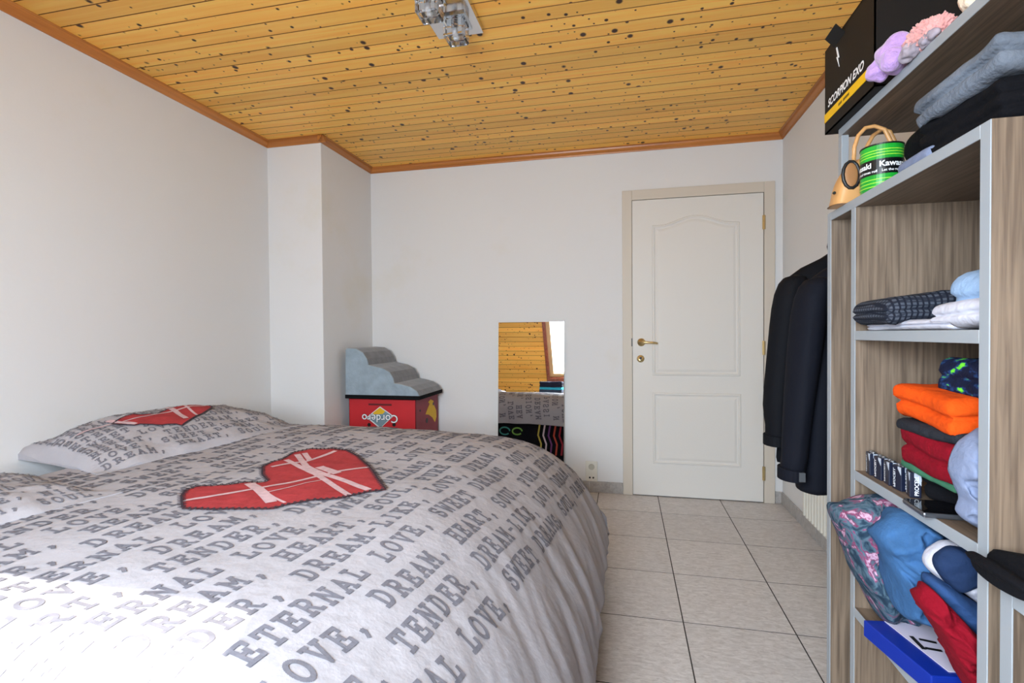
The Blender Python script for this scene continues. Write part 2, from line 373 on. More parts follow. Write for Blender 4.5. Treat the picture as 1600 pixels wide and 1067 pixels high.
# ------------------------------------------------------------------ lettering helpers
def _seg(*p): return [list(p)]
def _vs(x): return [[(x, 0), (x, 1)], [(x-.15, 0), (x+.15, 0)], [(x-.15, 1), (x+.15, 1)]]
def _arc(cx, cy, rx, ry, a0, a1, n=10): return [[(cx+rx*math.cos(R(a0+(a1-a0)*i/n)), cy+ry*math.sin(R(a0+(a1-a0)*i/n))) for i in range(n+1)]]
GL = {
 'A': [[(.1, 0), (.4, 1), (.7, 0)], [(.22, .34), (.58, .34)], [(0, 0), (.24, 0)], [(.56, 0), (.8, 0)]],
 'D': _vs(.17)+[[(.1, 1), (.4, 1)], [(.1, 0), (.4, 0)]]+_arc(.38, .5, .3, .5, 90, -90),
 'E': [[(.17, 0), (.17, 1)], [(.02, 1), (.7, 1), (.7, .78)], [(.17, .5), (.5, .5)], [(.5, .38), (.5, .62)], [(.02, 0), (.72, 0), (.72, .24)]],
 'G': _arc(.4, .5, .33, .5, 45, 330)+[[(.45, .4), (.75, .4)], [(.68, .4), (.68, .1)]],
 'H': _vs(.15)+_vs(.65)+[[(.15, .5), (.65, .5)]],
 'I': _vs(.4),
 'K': _vs(.15)+[[(.2, .42), (.65, 1)], [(.34, .56), (.7, 0)], [(.5, 1), (.78, 1)], [(.55, 0), (.8, 0)]],
 'L': [[(.22, 0), (.22, 1)], [(.05, 1), (.4, 1)], [(.05, 0), (.72, 0), (.72, .3)]],
 'M': [[(.1, 0), (.1, 1), (.4, .38), (.7, 1), (.7, 0)], [(0, 0), (.22, 0)], [(.58, 0), (.8, 0)], [(0, 1), (.14, 1)], [(.66, 1), (.8, 1)]],
 'N': [[(.13, 0), (.13, 1), (.67, 0), (.67, 1)], [(0, 0), (.28, 0)], [(.52, 1), (.8, 1)], [(0, 1), (.15, 1)]],
 'O': _arc(.4, .5, .33, .5, 0, 360, 18),
 'P': _vs(.17)+[[(.1, 1), (.42, 1)], [(.17, .46), (.42, .46)]]+_arc(.42, .73, .25, .27, 90, -90, 8),
 'R': _vs(.17)+[[(.1, 1), (.42, 1)], [(.17, .48), (.42, .48)], [(.4, .48), (.66, 0), (.8, 0)]]+_arc(.42, .74, .23, .26, 90, -90, 8),
 'S': _arc(.4, .74, .27, .26, 30, 250, 10)+_arc(.4, .25, .29, .26, 90, -150, 10)+[[(.66, 1), (.66, .76)], [(.12, .0), (.12, .26)]],
 'T': [[(.4, 0), (.4, 1)], [(.22, 0), (.58, 0)], [(.05, .74), (.05, 1), (.75, 1), (.75, .74)]],
 'U': [[(.15, 1), (.15, .3)], [(.65, .3), (.65, 1)], [(0, 1), (.3, 1)], [(.5, 1), (.8, 1)]]+_arc(.4, .3, .25, .3, 180, 360, 8),
 'V': [[(.1, 1), (.4, 0), (.7, 1)], [(-.03, 1), (.25, 1)], [(.55, 1), (.83, 1)]],
 'W': [[(.05, 1), (.2, 0), (.4, .7), (.6, 0), (.75, 1)], [(-.05, 1), (.18, 1)], [(.62, 1), (.85, 1)]],
 ',': [[(.3, .12), (.36, .02), (.22, -.22)], [(.26, .1), (.36, .1)]], '-': [[(.18, .45), (.62, .45)]], ' ': [],
}
def strokes(m, lines, fn, th, maxl=.3):
    """lines: 2-D polylines in letter units; fn(u, v) -> 3-D point"""
    for pl_ in lines:
        for (x0, y0), (x1, y1) in zip(pl_[:-1], pl_[1:]):
            dx, dy = x1-x0, y1-y0; l = math.hypot(dx, dy)
            if l < 1e-6: continue
            ex, ey = dx/l, dy/l; nx, ny = -ey*th/2, ex*th/2
            x0e, y0e, l2 = x0-ex*th*.45, y0-ey*th*.45, l+th*.9
            k = max(1, math.ceil(l2/maxl)); vs = []
            for i in range(k+1):
                x, y = x0e+ex*l2*i/k, y0e+ey*l2*i/k
                vs += [fn(x+nx, y+ny), fn(x-nx, y-ny)]
            m.add(vs, [(2*i, 2*i+1, 2*i+3, 2*i+2) for i in range(k)])
def write(m, text, fn, size, adv, th=.17, aspect=.95):
    for i, ch in enumerate(text):
        strokes(m, GL.get(ch, []), lambda u, v, i=i: fn((i*adv)+u*size*aspect, v*size), th)
def font_mesh(text, fn, size=1.0, bold=0, shear=0, align='LEFT', m=None):
    c = bpy.data.curves.new('lettering', 'FONT'); c.body = text; c.size = size; c.offset = bold; c.shear = shear; c.align_x = align; c.resolution_u = 4
    o = bpy.data.objects.new('lettering', c); me = o.to_mesh()
    m = m or MB(); m.add([fn(v.co.x, v.co.y) for v in me.vertices], [tuple(p.vertices) for p in me.polygons])
    o.to_mesh_clear(); bpy.data.objects.remove(o); bpy.data.curves.remove(c); return m
def area_fill(poly, fn, step, m=None):
    """fill a 2-D polygon with a grid of small faces (so that it follows a curved surface), fn -> 3-D"""
    m = m or MB(); bm = bmesh.new(); vs = [bm.verts.new((x, y, 0)) for x, y in poly]; bm.faces.new(vs)
    xs = [p[0] for p in poly]; ys = [p[1] for p in poly]
    for a, lo, hi in ((0, min(xs), max(xs)), (1, min(ys), max(ys))):
        t = lo+step
        while t < hi:
            no = [0, 0, 0]; no[a] = 1; cp = [0, 0, 0]; cp[a] = t
            bmesh.ops.bisect_plane(bm, geom=bm.verts[:]+bm.edges[:]+bm.faces[:], plane_co=cp, plane_no=no); t += step
    bmesh.ops.triangulate(bm, faces=bm.faces[:])
    bm.verts.ensure_lookup_table(); bm.verts.index_update()
    m.add([fn(v.co.x, v.co.y) for v in bm.verts], [tuple(v.index for v in f.verts) for f in bm.faces]); bm.free(); return m
def strip(path, wd, fn, m, step=.02):
    """a flat band along a 2-D path"""
    pts = []
    for (x0, y0), (x1, y1) in zip(path[:-1], path[1:]):
        k = max(1, int(math.hypot(x1-x0, y1-y0)/step))
        pts += [(x0+(x1-x0)*i/k, y0+(y1-y0)*i/k) for i in range(k)]
    pts.append(path[-1]); vs = []
    for i, (x, y) in enumerate(pts):
        a, b_ = pts[max(i-1, 0)], pts[min(i+1, len(pts)-1)]; l = math.hypot(b_[0]-a[0], b_[1]-a[1]) or 1
        nx, ny = -(b_[1]-a[1])/l*wd/2, (b_[0]-a[0])/l*wd/2
        vs += [fn(x+nx, y+ny), fn(x-nx, y-ny)]
    m.add(vs, [(2*i, 2*i+1, 2*i+3, 2*i+2) for i in range(len(pts)-1)]); return m
def nz(x, y, z=0.0): return noise.noise(Vector((x, y, z)))

# ------------------------------------------------------------------ bed
duvet_m = plain('duvet_cotton', (174, 171, 177), .85, bump=.35, bscale=26, var=.02, vscale=5, spec=.15)
print_m = plain('duvet_print', (116, 115, 124), .85, bump=.35, bscale=26, var=.12, vscale=40, spec=.15)
heart_m = plain('heart_red', (170, 60, 64), .85, bump=.35, bscale=26, var=.14, vscale=22, spec=.15)
heart_w = plain('heart_pale', (206, 176, 182), .85, var=.12, vscale=60, spec=.15)
stitch_m = plain('heart_stitch', (58, 40, 52), .9)
under_m = plain('duvet_underside', (50, 52, 64), .9)
sheet_m = plain('pink_sheet', (200, 186, 186), .9, bump=.3, bscale=18)
bed = empty('bed', 'low black double bed frame with a pale pink sheeted mattress', 'bed')
bk = plain('bed_black', (26, 27, 30), .55)
for q in ((-2.26, -.15, .62, .65), (-2.26, -.15, 1.97, 2.0), (-.18, -.15, .65, 1.97), (-2.26, -2.23, .65, 1.97)):
    box(*q, .05, .22).build('rail', bk, bed, bevel=.004)
for x in (-2.24, -.175):
    for y in (.64, 1.97): box(x-.03, x+.03, y-.03, y+.03, 0, .22).build('leg', plain('bed_leg', (60, 64, 68), .5), bed, bevel=.003)
box(-2.23, -.25, .65, 2.0, .20, .31).build('slat_base', bk, bed)
box(-2.25, -.40, .64, 2.16, .31, .575).build('mattress', sheet_m, bed, bevel=.05, bseg=4)
DXa, DX0_, DYn, DYf, ZTOP = -1.98, -.60, .66, 2.20, .632
RX, RY = .5, .17
def arcp(d, r):
    ph = min(d/r, math.pi/2); ex = max(0, d-r*math.pi/2)
    return r*math.sin(ph), r*(1-math.cos(ph))+ex
def duvet(X, Y, off=0.0):
    def pos(X, Y):
        ox = max(0, X-DX0_); of = max(0, Y-DYf); on = max(0, DYn-Y)
        hx, vx = arcp(ox, RX); hf, vf = arcp(of, RY); hn, vn = arcp(on, RY)
        vy = max(vf, vn); v = (vx**2.4+vy**2.4)**(1/2.4) if vx+vy > 0 else 0
        x = min(X, DX0_)+hx; y = min(max(Y, DYn), DYf)+hf-hn
        puff = .022*math.sin(math.pi*min(1, max(0, (X+1.98)/1.6)))+.016*math.exp(-((Y-2.05)/.25)**2)+.012*nz(X*1.6, Y*1.6, 3)
        wr = .006*nz(X*5+Y*1.5, Y*5-X, 1)+.0035*(1-abs(nz(X*9, Y*4+X*6, 7)))
        side = min(1, vx/.3)
        f = side**2*(.004*math.sin(Y*31+7*nz(Y*2, X*1.5, 2)+X*7)+.009*nz(Y*13+X*5, X*3, 5))+min(1, vx/.08)*.0035*(1-2*abs(nz(Y*13+X*8, X*4, 6)))
        sf = min(1, vy/.15)
        g = sf*(.012*math.sin(X*19+3*nz(X*2, Y, 9)))
        z = max(.035, ZTOP+puff*(1-.7*side)+wr-v)
        return Vector((x+f+side*.03*min(1, max(0, vx-.2)/.3), y+(g if vf > 0 else -g if vn > 0 else 0), z))
    p = pos(X, Y)
    if off:
        e = .006; n = (pos(X+e, Y)-pos(X-e, Y)).cross(pos(X, Y+e)-pos(X, Y-e))
        if n.length > 1e-12: p = p+n.normalized()*off
    return p
dv = empty('duvet', 'white duvet printed with grey words and a big red heart', 'duvet')
m = MB(); NX, NY = 210, 230; Xe, Ya, Yb = DX0_+.73, DYn-.38, DYf+.37
gridp = []
for i in range(NX+1):
    X = DXa+(Xe-DXa)*i/NX
    for j in range(NY+1):
        Y = Ya+(Yb-Ya)*j/NY
        p = duvet(X+(.012*nz(Y*3, 8) if i == 0 else 0), Y); gridp.append(p)
m.add(gridp, [(i*(NY+1)+j, (i+1)*(NY+1)+j, (i+1)*(NY+1)+j+1, i*(NY+1)+j+1) for i in range(NX) for j in range(NY)])
cov = m.build('cover', [duvet_m, plain('duvet_lining', (160, 158, 165), .9)], dv, smooth=True, fix=False)
sd = cov.modifiers.new('thick', 'SOLIDIFY'); sd.thickness = .014; sd.offset = -1; sd.material_offset = 1; sd.material_offset_rim = 0
TH = R(6)
def line_xy(s, t, X0, Y0): return X0+s*math.sin(TH)-t*math.cos(TH), Y0+s*math.cos(TH)+t*math.sin(TH)
LA = "ETERNAL LOVE, SWEET DREAMS, SOUL, PASSION, NIGHT, "
LB = "HEART, TENDER, DREAM-LIKE, LOVE, DREAM, PASSION, "
LC = "LOVE, DREAM, HEART, SOUL, PURE HEART, DREAM, "
ADV, SIZE, SP = .0455, .046, .086
tm = MB()
for k in range(0, 20):
    txt, ph = ((LA, 8), (LB, 7), (LC, 2), (LA, 4), (LB, 13), (LC, 6))[k % 6]
    X0 = -.262-SP*k; s0 = .86-ph*ADV-.14*(k % 3)+(.04, .07, .10, -.05, .05, .02)[k % 6]; txt = txt*3; s = s0-len(txt)//3*ADV*2
    for i, ch in enumerate(txt*2):
        sx = s+i*ADV
        X, Y = line_xy(sx, 0, X0-.8*math.sin(TH), 0)
        if Y < Ya+.03 or Y > Yb-.07 or X < DXa+.07 or X > Xe-.02 or ch == ' ': continue
        jit = random.uniform(-.004, .004)
        strokes(tm, GL.get(ch, []), lambda u, v, sx=sx, jit=jit: duvet(*line_xy(sx+u*SIZE*.86, v*SIZE+jit, X0-.8*math.sin(TH), 0), .0016), .19, .3)
tag(tm.build('printed_lettering', print_m, dv, smooth=True, fix=False), kind=None)
HZ = [(155, 560), (150, 490), (175, 460), (240, 435), (330, 430), (420, 420), (500, 405), (580, 405), (622, 396), (590, 365), (590, 325), (640, 295), (700, 280), (760, 245), (850, 230), (960, 232), (1050, 240), (1110, 265), (1160, 310), (1200, 360), (1262, 435), (1180, 445), (1080, 465), (1020, 485), (930, 495), (860, 500), (780, 515), (700, 530), (650, 548), (550, 555), (450, 560), (330, 562), (220, 562)]
def hz(x, y):
    p = at(240+x/3.478, 640+y/3.478, 2, ZTOP+.018); return (p.x, p.y)
hp = [hz(*q) for q in HZ]
def hfn(o): return lambda X, Y: duvet(X, Y, o)
hpat = area_fill(hp, hfn(.003), .025).build('heart', heart_m, dv, smooth=True)
sm = MB()
for pa, wd in (([(160, 520), (280, 500), (400, 478), (560, 446), (720, 415), (880, 375), (1000, 350), (1175, 328)], .016), ([(610, 470), (730, 440), (830, 410), (920, 392)], .006), ([(520, 412), (570, 450), (640, 515)], .03), ([(600, 465), (650, 490), (715, 515)], .009),
              ([(720, 285), (800, 325), (880, 360), (960, 410), (1060, 468)], .02), ([(780, 255), (830, 320), (930, 365), (1060, 400), (1170, 438)], .022), ([(640, 325), (740, 305), (830, 292), (990, 242)], .018), ([(900, 322), (960, 345), (1000, 360)], .03), ([(820, 250), (850, 285)], .02)):
    strip([hz(*q) for q in pa], wd, hfn(.0042), sm)
sm.build('plaid_stripe', heart_w, hpat, smooth=True)
def zigzag(poly, n, fn, amp, wd, m):
    L_ = [0]; P_ = poly+[poly[0]]
    for a, b_ in zip(P_[:-1], P_[1:]): L_.append(L_[-1]+math.hypot(b_[0]-a[0], b_[1]-a[1]))
    out = []
    for i in range(n+1):
        t = L_[-1]*i/n; k = 0
        while k < len(L_)-2 and L_[k+1] < t: k += 1
        u = (t-L_[k])/max(1e-9, L_[k+1]-L_[k]); a, b_ = P_[k], P_[k+1]; dx, dy = b_[0]-a[0], b_[1]-a[1]; l = math.hypot(dx, dy) or 1
        sg = amp if i % 2 else -amp
        out.append((a[0]+dx*u-dy/l*sg, a[1]+dy*u+dx/l*sg))
    for a, b_ in zip(out[:-1], out[1:]): strip([a, b_], wd, fn, m)
    return m
zm = zigzag(hp, 260, hfn(.0055), .010, .004, MB()); strip(hp+[hp[0]], .005, hfn(.005), zm)
zm.build('stitching', stitch_m, hpat)
# pillows
def make_pillow(name, label, cx, cy, lx, ly, hgt, rz, zb, lines, heart, seed, lean=0):
    root = empty(name, label, 'pillow', 'printed pillows at the head of the bed')
    ca, sa = math.cos(rz), math.sin(rz)
    def surf(u, v, off=0, top=1):
        def q(u, v):
            e = max(0, (1-abs(u)**2.2))*max(0, (1-abs(v)**2.4)); hh = (hgt+lean*(1-u)/2)*e**.5
            pin = 1-.06*(1-abs(v)**2)*abs(u)-.0
            x = u*lx/2*pin; y = v*ly/2*(1-.05*(1-u*u))
            k = .012*nz(u*3+seed, v*4, seed)+.006*nz(u*7, v*9+seed, 4)*(1.2-e)
            z = zb+.02*(1-e)*nz(u*2, v*5, seed+3)+(hh+k*min(1, e*3) if top else -.0)
            base = duvet(max(DXa, cx+x*ca-y*sa), cy+x*sa+y*ca).z; z = max(z, base+.0022) if top else base+.0062
            return Vector((cx+x*ca-y*sa, cy+x*sa+y*ca, z))
        p = q(u, v)
        if off:
            e = .02; n = (q(min(1, u+e), v)-q(max(-1, u-e), v)).cross(q(u, min(1, v+e))-q(u, max(-1, v-e)))
            if n.length > 1e-12: p += n.normalized()*off
        return p
    m = MB(); n = 44
    tp = [surf(-1+2*i/n, -1+2*j/n) for i in range(n+1) for j in range(n+1)]
    bt = [surf(-1+2*i/n, -1+2*j/n, 0, 0)-Vector((0, 0, .006)) for i in range(n+1) for j in range(n+1)]
    fs = [(i*(n+1)+j, (i+1)*(n+1)+j, (i+1)*(n+1)+j+1, i*(n+1)+j+1) for i in range(n) for j in range(n)]
    m.add(tp, fs); m.build('pillowcase', duvet_m, root, smooth=True, fix=False)
    MB().add(bt, [f[::-1] for f in fs]).build('underside', under_m, root, smooth=True, fix=False)
    rim = [(i, 0) for i in range(n)]+[(n, j) for j in range(n)]+[(n-i, n) for i in range(n)]+[(0, n-j) for j in range(n)]
    ri = MB(); ri.add([tp[i*(n+1)+j] for i, j in rim]+[bt[i*(n+1)+j] for i, j in rim], [(k, (k+1) % len(rim), (k+1) % len(rim)+len(rim), k+len(rim)) for k in range(len(rim))])
    ri.build('hem', duvet_m, root, fix=True)
    t = MB()
    for i, tx in enumerate(lines):
        u0 = .90-i*.165
        for c, ch in enumerate(tx):
            v0 = -.93+c*.082
            if v0 > .88: break
            strokes(t, GL.get(ch, []), lambda a, b_, u0=u0, v0=v0: surf(u0-b_*.1, v0+a*.068, .0025), .18, .35)
    t.build('printed_lettering', print_m, root, smooth=True, fix=False)
    if heart:
        hx, hy, hs = heart
        gx = sum(q[0] for q in hp)/len(hp); gy = sum(q[1] for q in hp)/len(hp)
        loc = [((x-gx)*hs+hx, (y-gy)*hs+hy) for x, y in hp]
        ff = lambda o: (lambda u, v: surf(max(-.99, min(.99, u)), max(-.99, min(.99, v)), o))
        ho = area_fill(loc, ff(.005), .06).build('heart', heart_m, root, smooth=True)
        s2 = MB()
        for pa, wd in (([(hx-.18, hy-.62), (hx-.05, hy-.1), (hx-.12, hy+.5)], .035), ([(hx-.3, hy-.35), (hx+.15, hy-.28)], .05), ([(hx-.35, hy+.2), (hx+.3, hy+.12)], .05), ([(hx-.33, hy+.33), (hx+.25, hy+.25)], .025)):
            strip(pa, wd, ff(.0065), s2, .05)
        s2.build('plaid_stripe', heart_w, ho, smooth=True)
        strip(loc+[loc[0]], .02, ff(.007), MB(), .05).build('stitching', stitch_m, ho)
    return root
PT = ["DREAM, HEART, SOUL, PURE HEART,", "LOVE, SWEET DREAM, SOUL, PASS", "HEART, TENDER, DEEP LOVE, DR", "DEEP LOVE, DREAM, SOUL, HEAR", "SWEET DREAM, LOVE, NIGHT, SO", "ETERNAL LOVE, DEEP, PURE HEA", "SOUL, PASSION, TENDER, LOVE,", "DREAM, HEART, SOUL, PURE HEA", "LOVE, SWEET DREAM, SOUL, PAS", "TENDER, DEEP LOVE, NIGHT, DR", "PASSION, DREAM, LOVE, HEART,"]
make_pillow('pillow', 'plump printed pillow with a red heart beside the left wall', -1.925, 1.86, .60, .92, .065, R(-13), .648, PT, (.0, -.20, 1.35), 2.3, .115)
make_pillow('pillow', 'flattened printed pillow without a heart in view', -1.80, .86, .62, .76, .06, R(-10), .648, PT[3:]+PT[:3], None, 7.7, .0)
# dark throw hanging on the far side of the bed, seen in the mirror
th_ = empty('throw_blanket', 'black throw with coloured stripes hanging down behind the bed', 'blanket')
m = MB(); n1, n2 = 60, 16; pts = []
for i in range(n1+1):
    x = -1.75+1.28*i/n1
    for j in range(n2+1): pts.append((x, 2.30+.012*math.sin(x*17+j*.1)+.02*j/n2, .03+.39*j/n2))
    pts += [(x, 2.28, .435), (x, 2.22, .442), (x, 2.165, .442)]
n2 += 3
m.add(pts, [(i*(n2+1)+j, (i+1)*(n2+1)+j, (i+1)*(n2+1)+j+1, i*(n2+1)+j+1) for i in range(n1) for j in range(n2)])
ob = m.build('cloth', cloth('throw_black', (24, 25, 32)), th_, smooth=True, fix=False); q = ob.modifiers.new('t', 'SOLIDIFY'); q.thickness = .012; q.offset = 1
def tw(x, z): return Vector((x, 2.30+.012*math.sin(x*17+(z-.03)*3.8)+.02*(z-.03)/.42+.0145, z))
for k, c in enumerate(((206, 190, 92), (222, 206, 214), (120, 70, 130), (196, 80, 62), (160, 44, 60))):
    strip([(-.78+k*.05, .40), (-.80+k*.05, .28), (-.77+k*.05, .2), (-.78+k*.05, .1)], .016, tw, MB()).build('stripe', plain('throw_c%d' % k, c, .9), th_)
for (x, z, r_, c) in ((-1.42, .29, .07, (170, 40, 58)), (-1.25, .31, .05, (60, 110, 160)), (-1.12, .31, .05, (70, 150, 140)), (-1.0, .31, .045, (120, 170, 80))):
    strip([(x+r_*math.cos(a*.4), z+.7*r_*math.sin(a*.4)) for a in range(15)], .014, tw, MB()).build('swirl', plain('throw_s%d' % c[0], c, .9), th_)
# ------------------------------------------------------------------ mirror
mi = empty('mirror', 'frameless tall mirror leaning on the white wall beside the door', 'mirror')
mm, nt, b, N, L = nodes('mirror_silver'); b.inputs['Base Color'].default_value = (.93, .94, .94, 1); b.inputs['Metallic'].default_value = 1; b.inputs['Roughness'].default_value = .0
box(0, .474, -.0045, 0, 0, 1.195).build('glass', mm, mi)
box(.001, .473, 0, .004, .001, 1.194).build('backing', plain('mirror_back', (120, 122, 122), .6), mi)
MT = R(3.0); mi.rotation_euler = (-MT, 0, 0); mi.location = (-.893, D-.0055-1.195*math.sin(MT), .001)
# ------------------------------------------------------------------ fruit box and pet stairs
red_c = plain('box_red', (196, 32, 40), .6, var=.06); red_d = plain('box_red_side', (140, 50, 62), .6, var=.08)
def carton(z0, z1, label, marks):
    root = empty('fruit_box', label, 'box')
    x0, x1, y0, y1 = -1.842, -1.353, 3.11, 3.51
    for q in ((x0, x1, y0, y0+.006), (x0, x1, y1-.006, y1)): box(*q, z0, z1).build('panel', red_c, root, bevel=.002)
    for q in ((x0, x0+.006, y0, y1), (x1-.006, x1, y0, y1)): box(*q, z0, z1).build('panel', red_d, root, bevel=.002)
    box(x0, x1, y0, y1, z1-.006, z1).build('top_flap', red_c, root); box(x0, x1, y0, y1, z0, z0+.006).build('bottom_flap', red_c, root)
    if not marks: return
    Y = y0-.0012
    def fz(x, y, d=0): p = at(530+x/9.41, 600+y/9.41, 1, Y); return Vector((p.x, Y-d, p.z))
    def poly(ps, mat, d, nm): MB().prism([fz(*p, d) for p in ps], (0, .0008, 0)).build(nm, mat, root)
    poly([(600, 330), (800, 470), (600, 655), (400, 490)], plain('logo_white', (226, 228, 230), .6), .0, 'logo')
    poly([(600, 345), (780, 470), (610, 640), (425, 490)], plain('logo_grey', (120, 146, 158), .6), .001, 'logo')
    poly([(600, 345), (680, 400), (640, 440), (510, 445), (500, 420)], plain('logo_yellow', (226, 178, 24), .6), .002, 'logo')
    c = fz(600, 490); cz = c.z
    for bold, mat, d in ((.008, plain('logo_outline', (30, 52, 70), .6), .003), (.002, plain('logo_text', (244, 246, 248), .6), .004)):
        font_mesh('Cordero', lambda x, y, d=d: Vector((c.x-x, Y-d, cz+.018-y)), .074, bold*.35, 0, 'CENTER').build('lettering', mat, root)
    for x in (440, 805):
        p = fz(x, 598); MB().lathe([(0, 0), (.0125, 0), (.0125, .002), (0, .002)], (p.x, Y, p.z), 18, 1).build('vent_hole', black_p, root)
    a, b_ = fz(430, 285), fz(770, 295); box(a.x, b_.x, Y, Y+.001, a.z-.012, a.z).build('hand_slot', plain('slot', (96, 20, 26), .7), root)
    X = x1+.0012
    def fx(x, y): p = at(530+x/9.41, 600+y/9.41, 0, X); return Vector((X, p.y, p.z))
    MB().prism([fx(*p) for p in ((1270, 445), (1330, 290), (1310, 265), (1345, 225), (1385, 245), (1395, 310), (1425, 380), (1430, 480), (1410, 560), (1370, 490), (1320, 450))], (-.001, 0, 0)).build('palm_print', plain('logo_yellow', (226, 178, 24), .6), root)
    for x, y, r_ in ((1290, 535, .018), (1192, 390, .008), (1383, 290, .012)):
        p = fx(x, y); MB().lathe([(0, 0), (r_, 0), (r_, .002), (0, .002)], (X-.0012, p.y, p.z), 16, 0).build('vent_hole', black_p, root)
carton(.372, .682, 'red fruit box with an upside-down white logo under grey pet stairs', True)
carton(0, .372, 'plain red box underneath the printed red fruit box', False)
velvet = plain('velvet_side', (150, 166, 178), .9, bump=.3, bscale=90, var=.14, vscale=16, sheen=.3)
velvet_d = plain('velvet_tread', (112, 112, 116), .9, bump=.3, bscale=90, var=.16, vscale=16, sheen=.3)
ps = empty('pet_stairs', 'grey velvet three-step pet stairs on top of a red box', 'pet stairs')
prof = [(141, 425), (141, 165), (150, 156), (200, 160), (235, 180), (258, 215), (268, 250), (300, 258), (345, 268), (385, 290), (405, 325), (412, 352), (450, 358), (500, 372), (535, 395), (550, 420), (553, 440)]
PP = [at(500+x/3.557, 500+y/3.557, 1, 3.085) for x, y in prof]
zb_ = .694
PP = [Vector((p.x, 3.085, max(p.z, zb_+.012))) for p in PP]; PP[0].z = zb_+.012; PP[-1].z = zb_+.012
MB().prism(PP, (0, .012, 0)).build('side', velvet, ps, bevel=.004)
MB().prism([p+Vector((0, .405, 0)) for p in PP], (0, .012, 0)).build('side', velvet, ps, bevel=.004)
m = MB(); c1 = [p+Vector((0, .010, 0)) for p in PP]; m.prism(c1, (0, .397, 0)); m.build('tread_cover', velvet_d, ps, smooth=False)
MB().prism([Vector((PP[0].x-.002, 3.082, zb_-.012)), Vector((PP[-1].x+.002, 3.082, zb_-.012)), Vector((PP[-1].x+.002, 3.505, zb_-.012)), Vector((PP[0].x-.002, 3.505, zb_-.012))], (0, 0, .026)).build('base', cloth('stairs_base', (22, 22, 24)), ps, bevel=.003)
# ------------------------------------------------------------------ ceiling lamp
chrome = plain('chrome', (214, 212, 212), .12, 1)
cry, nt, b, N, L = nodes('crystal'); b.inputs['Base Color'].default_value = (.96, .98, 1, 1); b.inputs['Transmission Weight'].default_value = 1; b.inputs['Roughness'].default_value = .0; b.inputs['IOR'].default_value = 1.5
lp = empty('ceiling_lamp', 'chrome ceiling lamp plate with clear crystal cube shades', 'lamp')
box(-.762, -.566, 1.50, 2.032, ZC-.028, ZC).build('plate', chrome, lp, bevel=.003)
bulb_m = plain('bulb_frost', (226, 228, 232), .3)
for i, (x, y) in enumerate(((-.652, 1.935), (-.700, 1.770), (-.652, 1.605))):
    box(x-.052, x+.052, y-.06, y+.05, ZC-.036, ZC-.026).build('mirror_tile', plain('lamp_tile', (190, 200, 210), .05, 1), lp, bevel=.002)
    MB().lathe([(0, -.03), (.014, -.03), (.014, 0), (0, 0)], (x, y, ZC-.032), 18).build('socket', chrome, lp)
    m = MB(); h0, h1 = ZC-.104, ZC-.034; rr = .042
    m.box(x-rr, x+rr, y-rr, y+rr, h0, h1); cb = m.build('crystal_shade', cry, lp, bevel=.006, bseg=1)
    MB().lathe([(0, -.03), (.009, -.03), (.012, -.018), (.009, 0), (0, 0)], (x, y, ZC-.058), 16).build('bulb', bulb_m, cb, smooth=True)
# ------------------------------------------------------------------ open wardrobe shelving
SXF, SXB = .470, .975
def side_panel(root, y0, y1, z1, x0=SXF, x1=SXB, z0=0):
    p = box(x0+.0015, x1, y0, y1, z0, z1).build('side_panel', walnut, root)
    box(x0, x0+.002, y0, y1, z0, z1).build('edge_band', grey_edge, p, bevel=.0006, bseg=1); return p
def shelf_board(root, y0, y1, z0, z1, x0=SXF, x1=SXB, name='shelf'):
    p = box(x0+.0015, x1, y0, y1, z0, z1).build(name, walnut_y, root)
    box(x0, x0+.002, y0, y1, z0, z1).build('edge_band', grey_edge, p, bevel=.0006, bseg=1); return p
sh = empty('shelving_unit', 'tall open wood-effect shelving unit with grey front edges full of clothes', 'shelf')
side_panel(sh, .788, .808, 1.39); side_panel(sh, 1.187, 1.206, 1.371); side_panel(sh, 1.315, 1.334, 1.39)
shelf_board(sh, .808, 1.315, 1.371, 1.390, name='top_board')
for z in (1.113, .820, .530, .07): shelf_board(sh, .808, 1.187, z-.019, z)
shelf_board(sh, 1.206, 1.315, .051, .07)
us = empty('top_shelf', 'raised grey-edged shelf standing on posts above the shelving unit', 'shelf')
UZ = 1.600
shelf_board(us, .50, 1.373, UZ-.019, UZ, .507, .98, 'board')
for x, y in ((.507, 1.355), (.95, 1.355), (.95, .80)):
    yb = y
    box(x, x+.016, yb, yb+.018, 1.39 if yb < 1.315 else 1.375, UZ-.019).build('post', grey_edge, us, bevel=.001)
box(.507, .966, 1.335, 1.373, 1.371, 1.3905).build('foot_rail', grey_edge, us)
lu = empty('low_cabinet', 'low open wood-effect cabinet beside the tall shelving unit', 'cabinet')
side_panel(lu, .744, .765, .785); side_panel(lu, .20, .22, .785)
shelf_board(lu, .22, .744, .766, .785, name='top_board'); shelf_board(lu, .22, .744, .40, .419); shelf_board(lu, .22, .744, .05, .069)

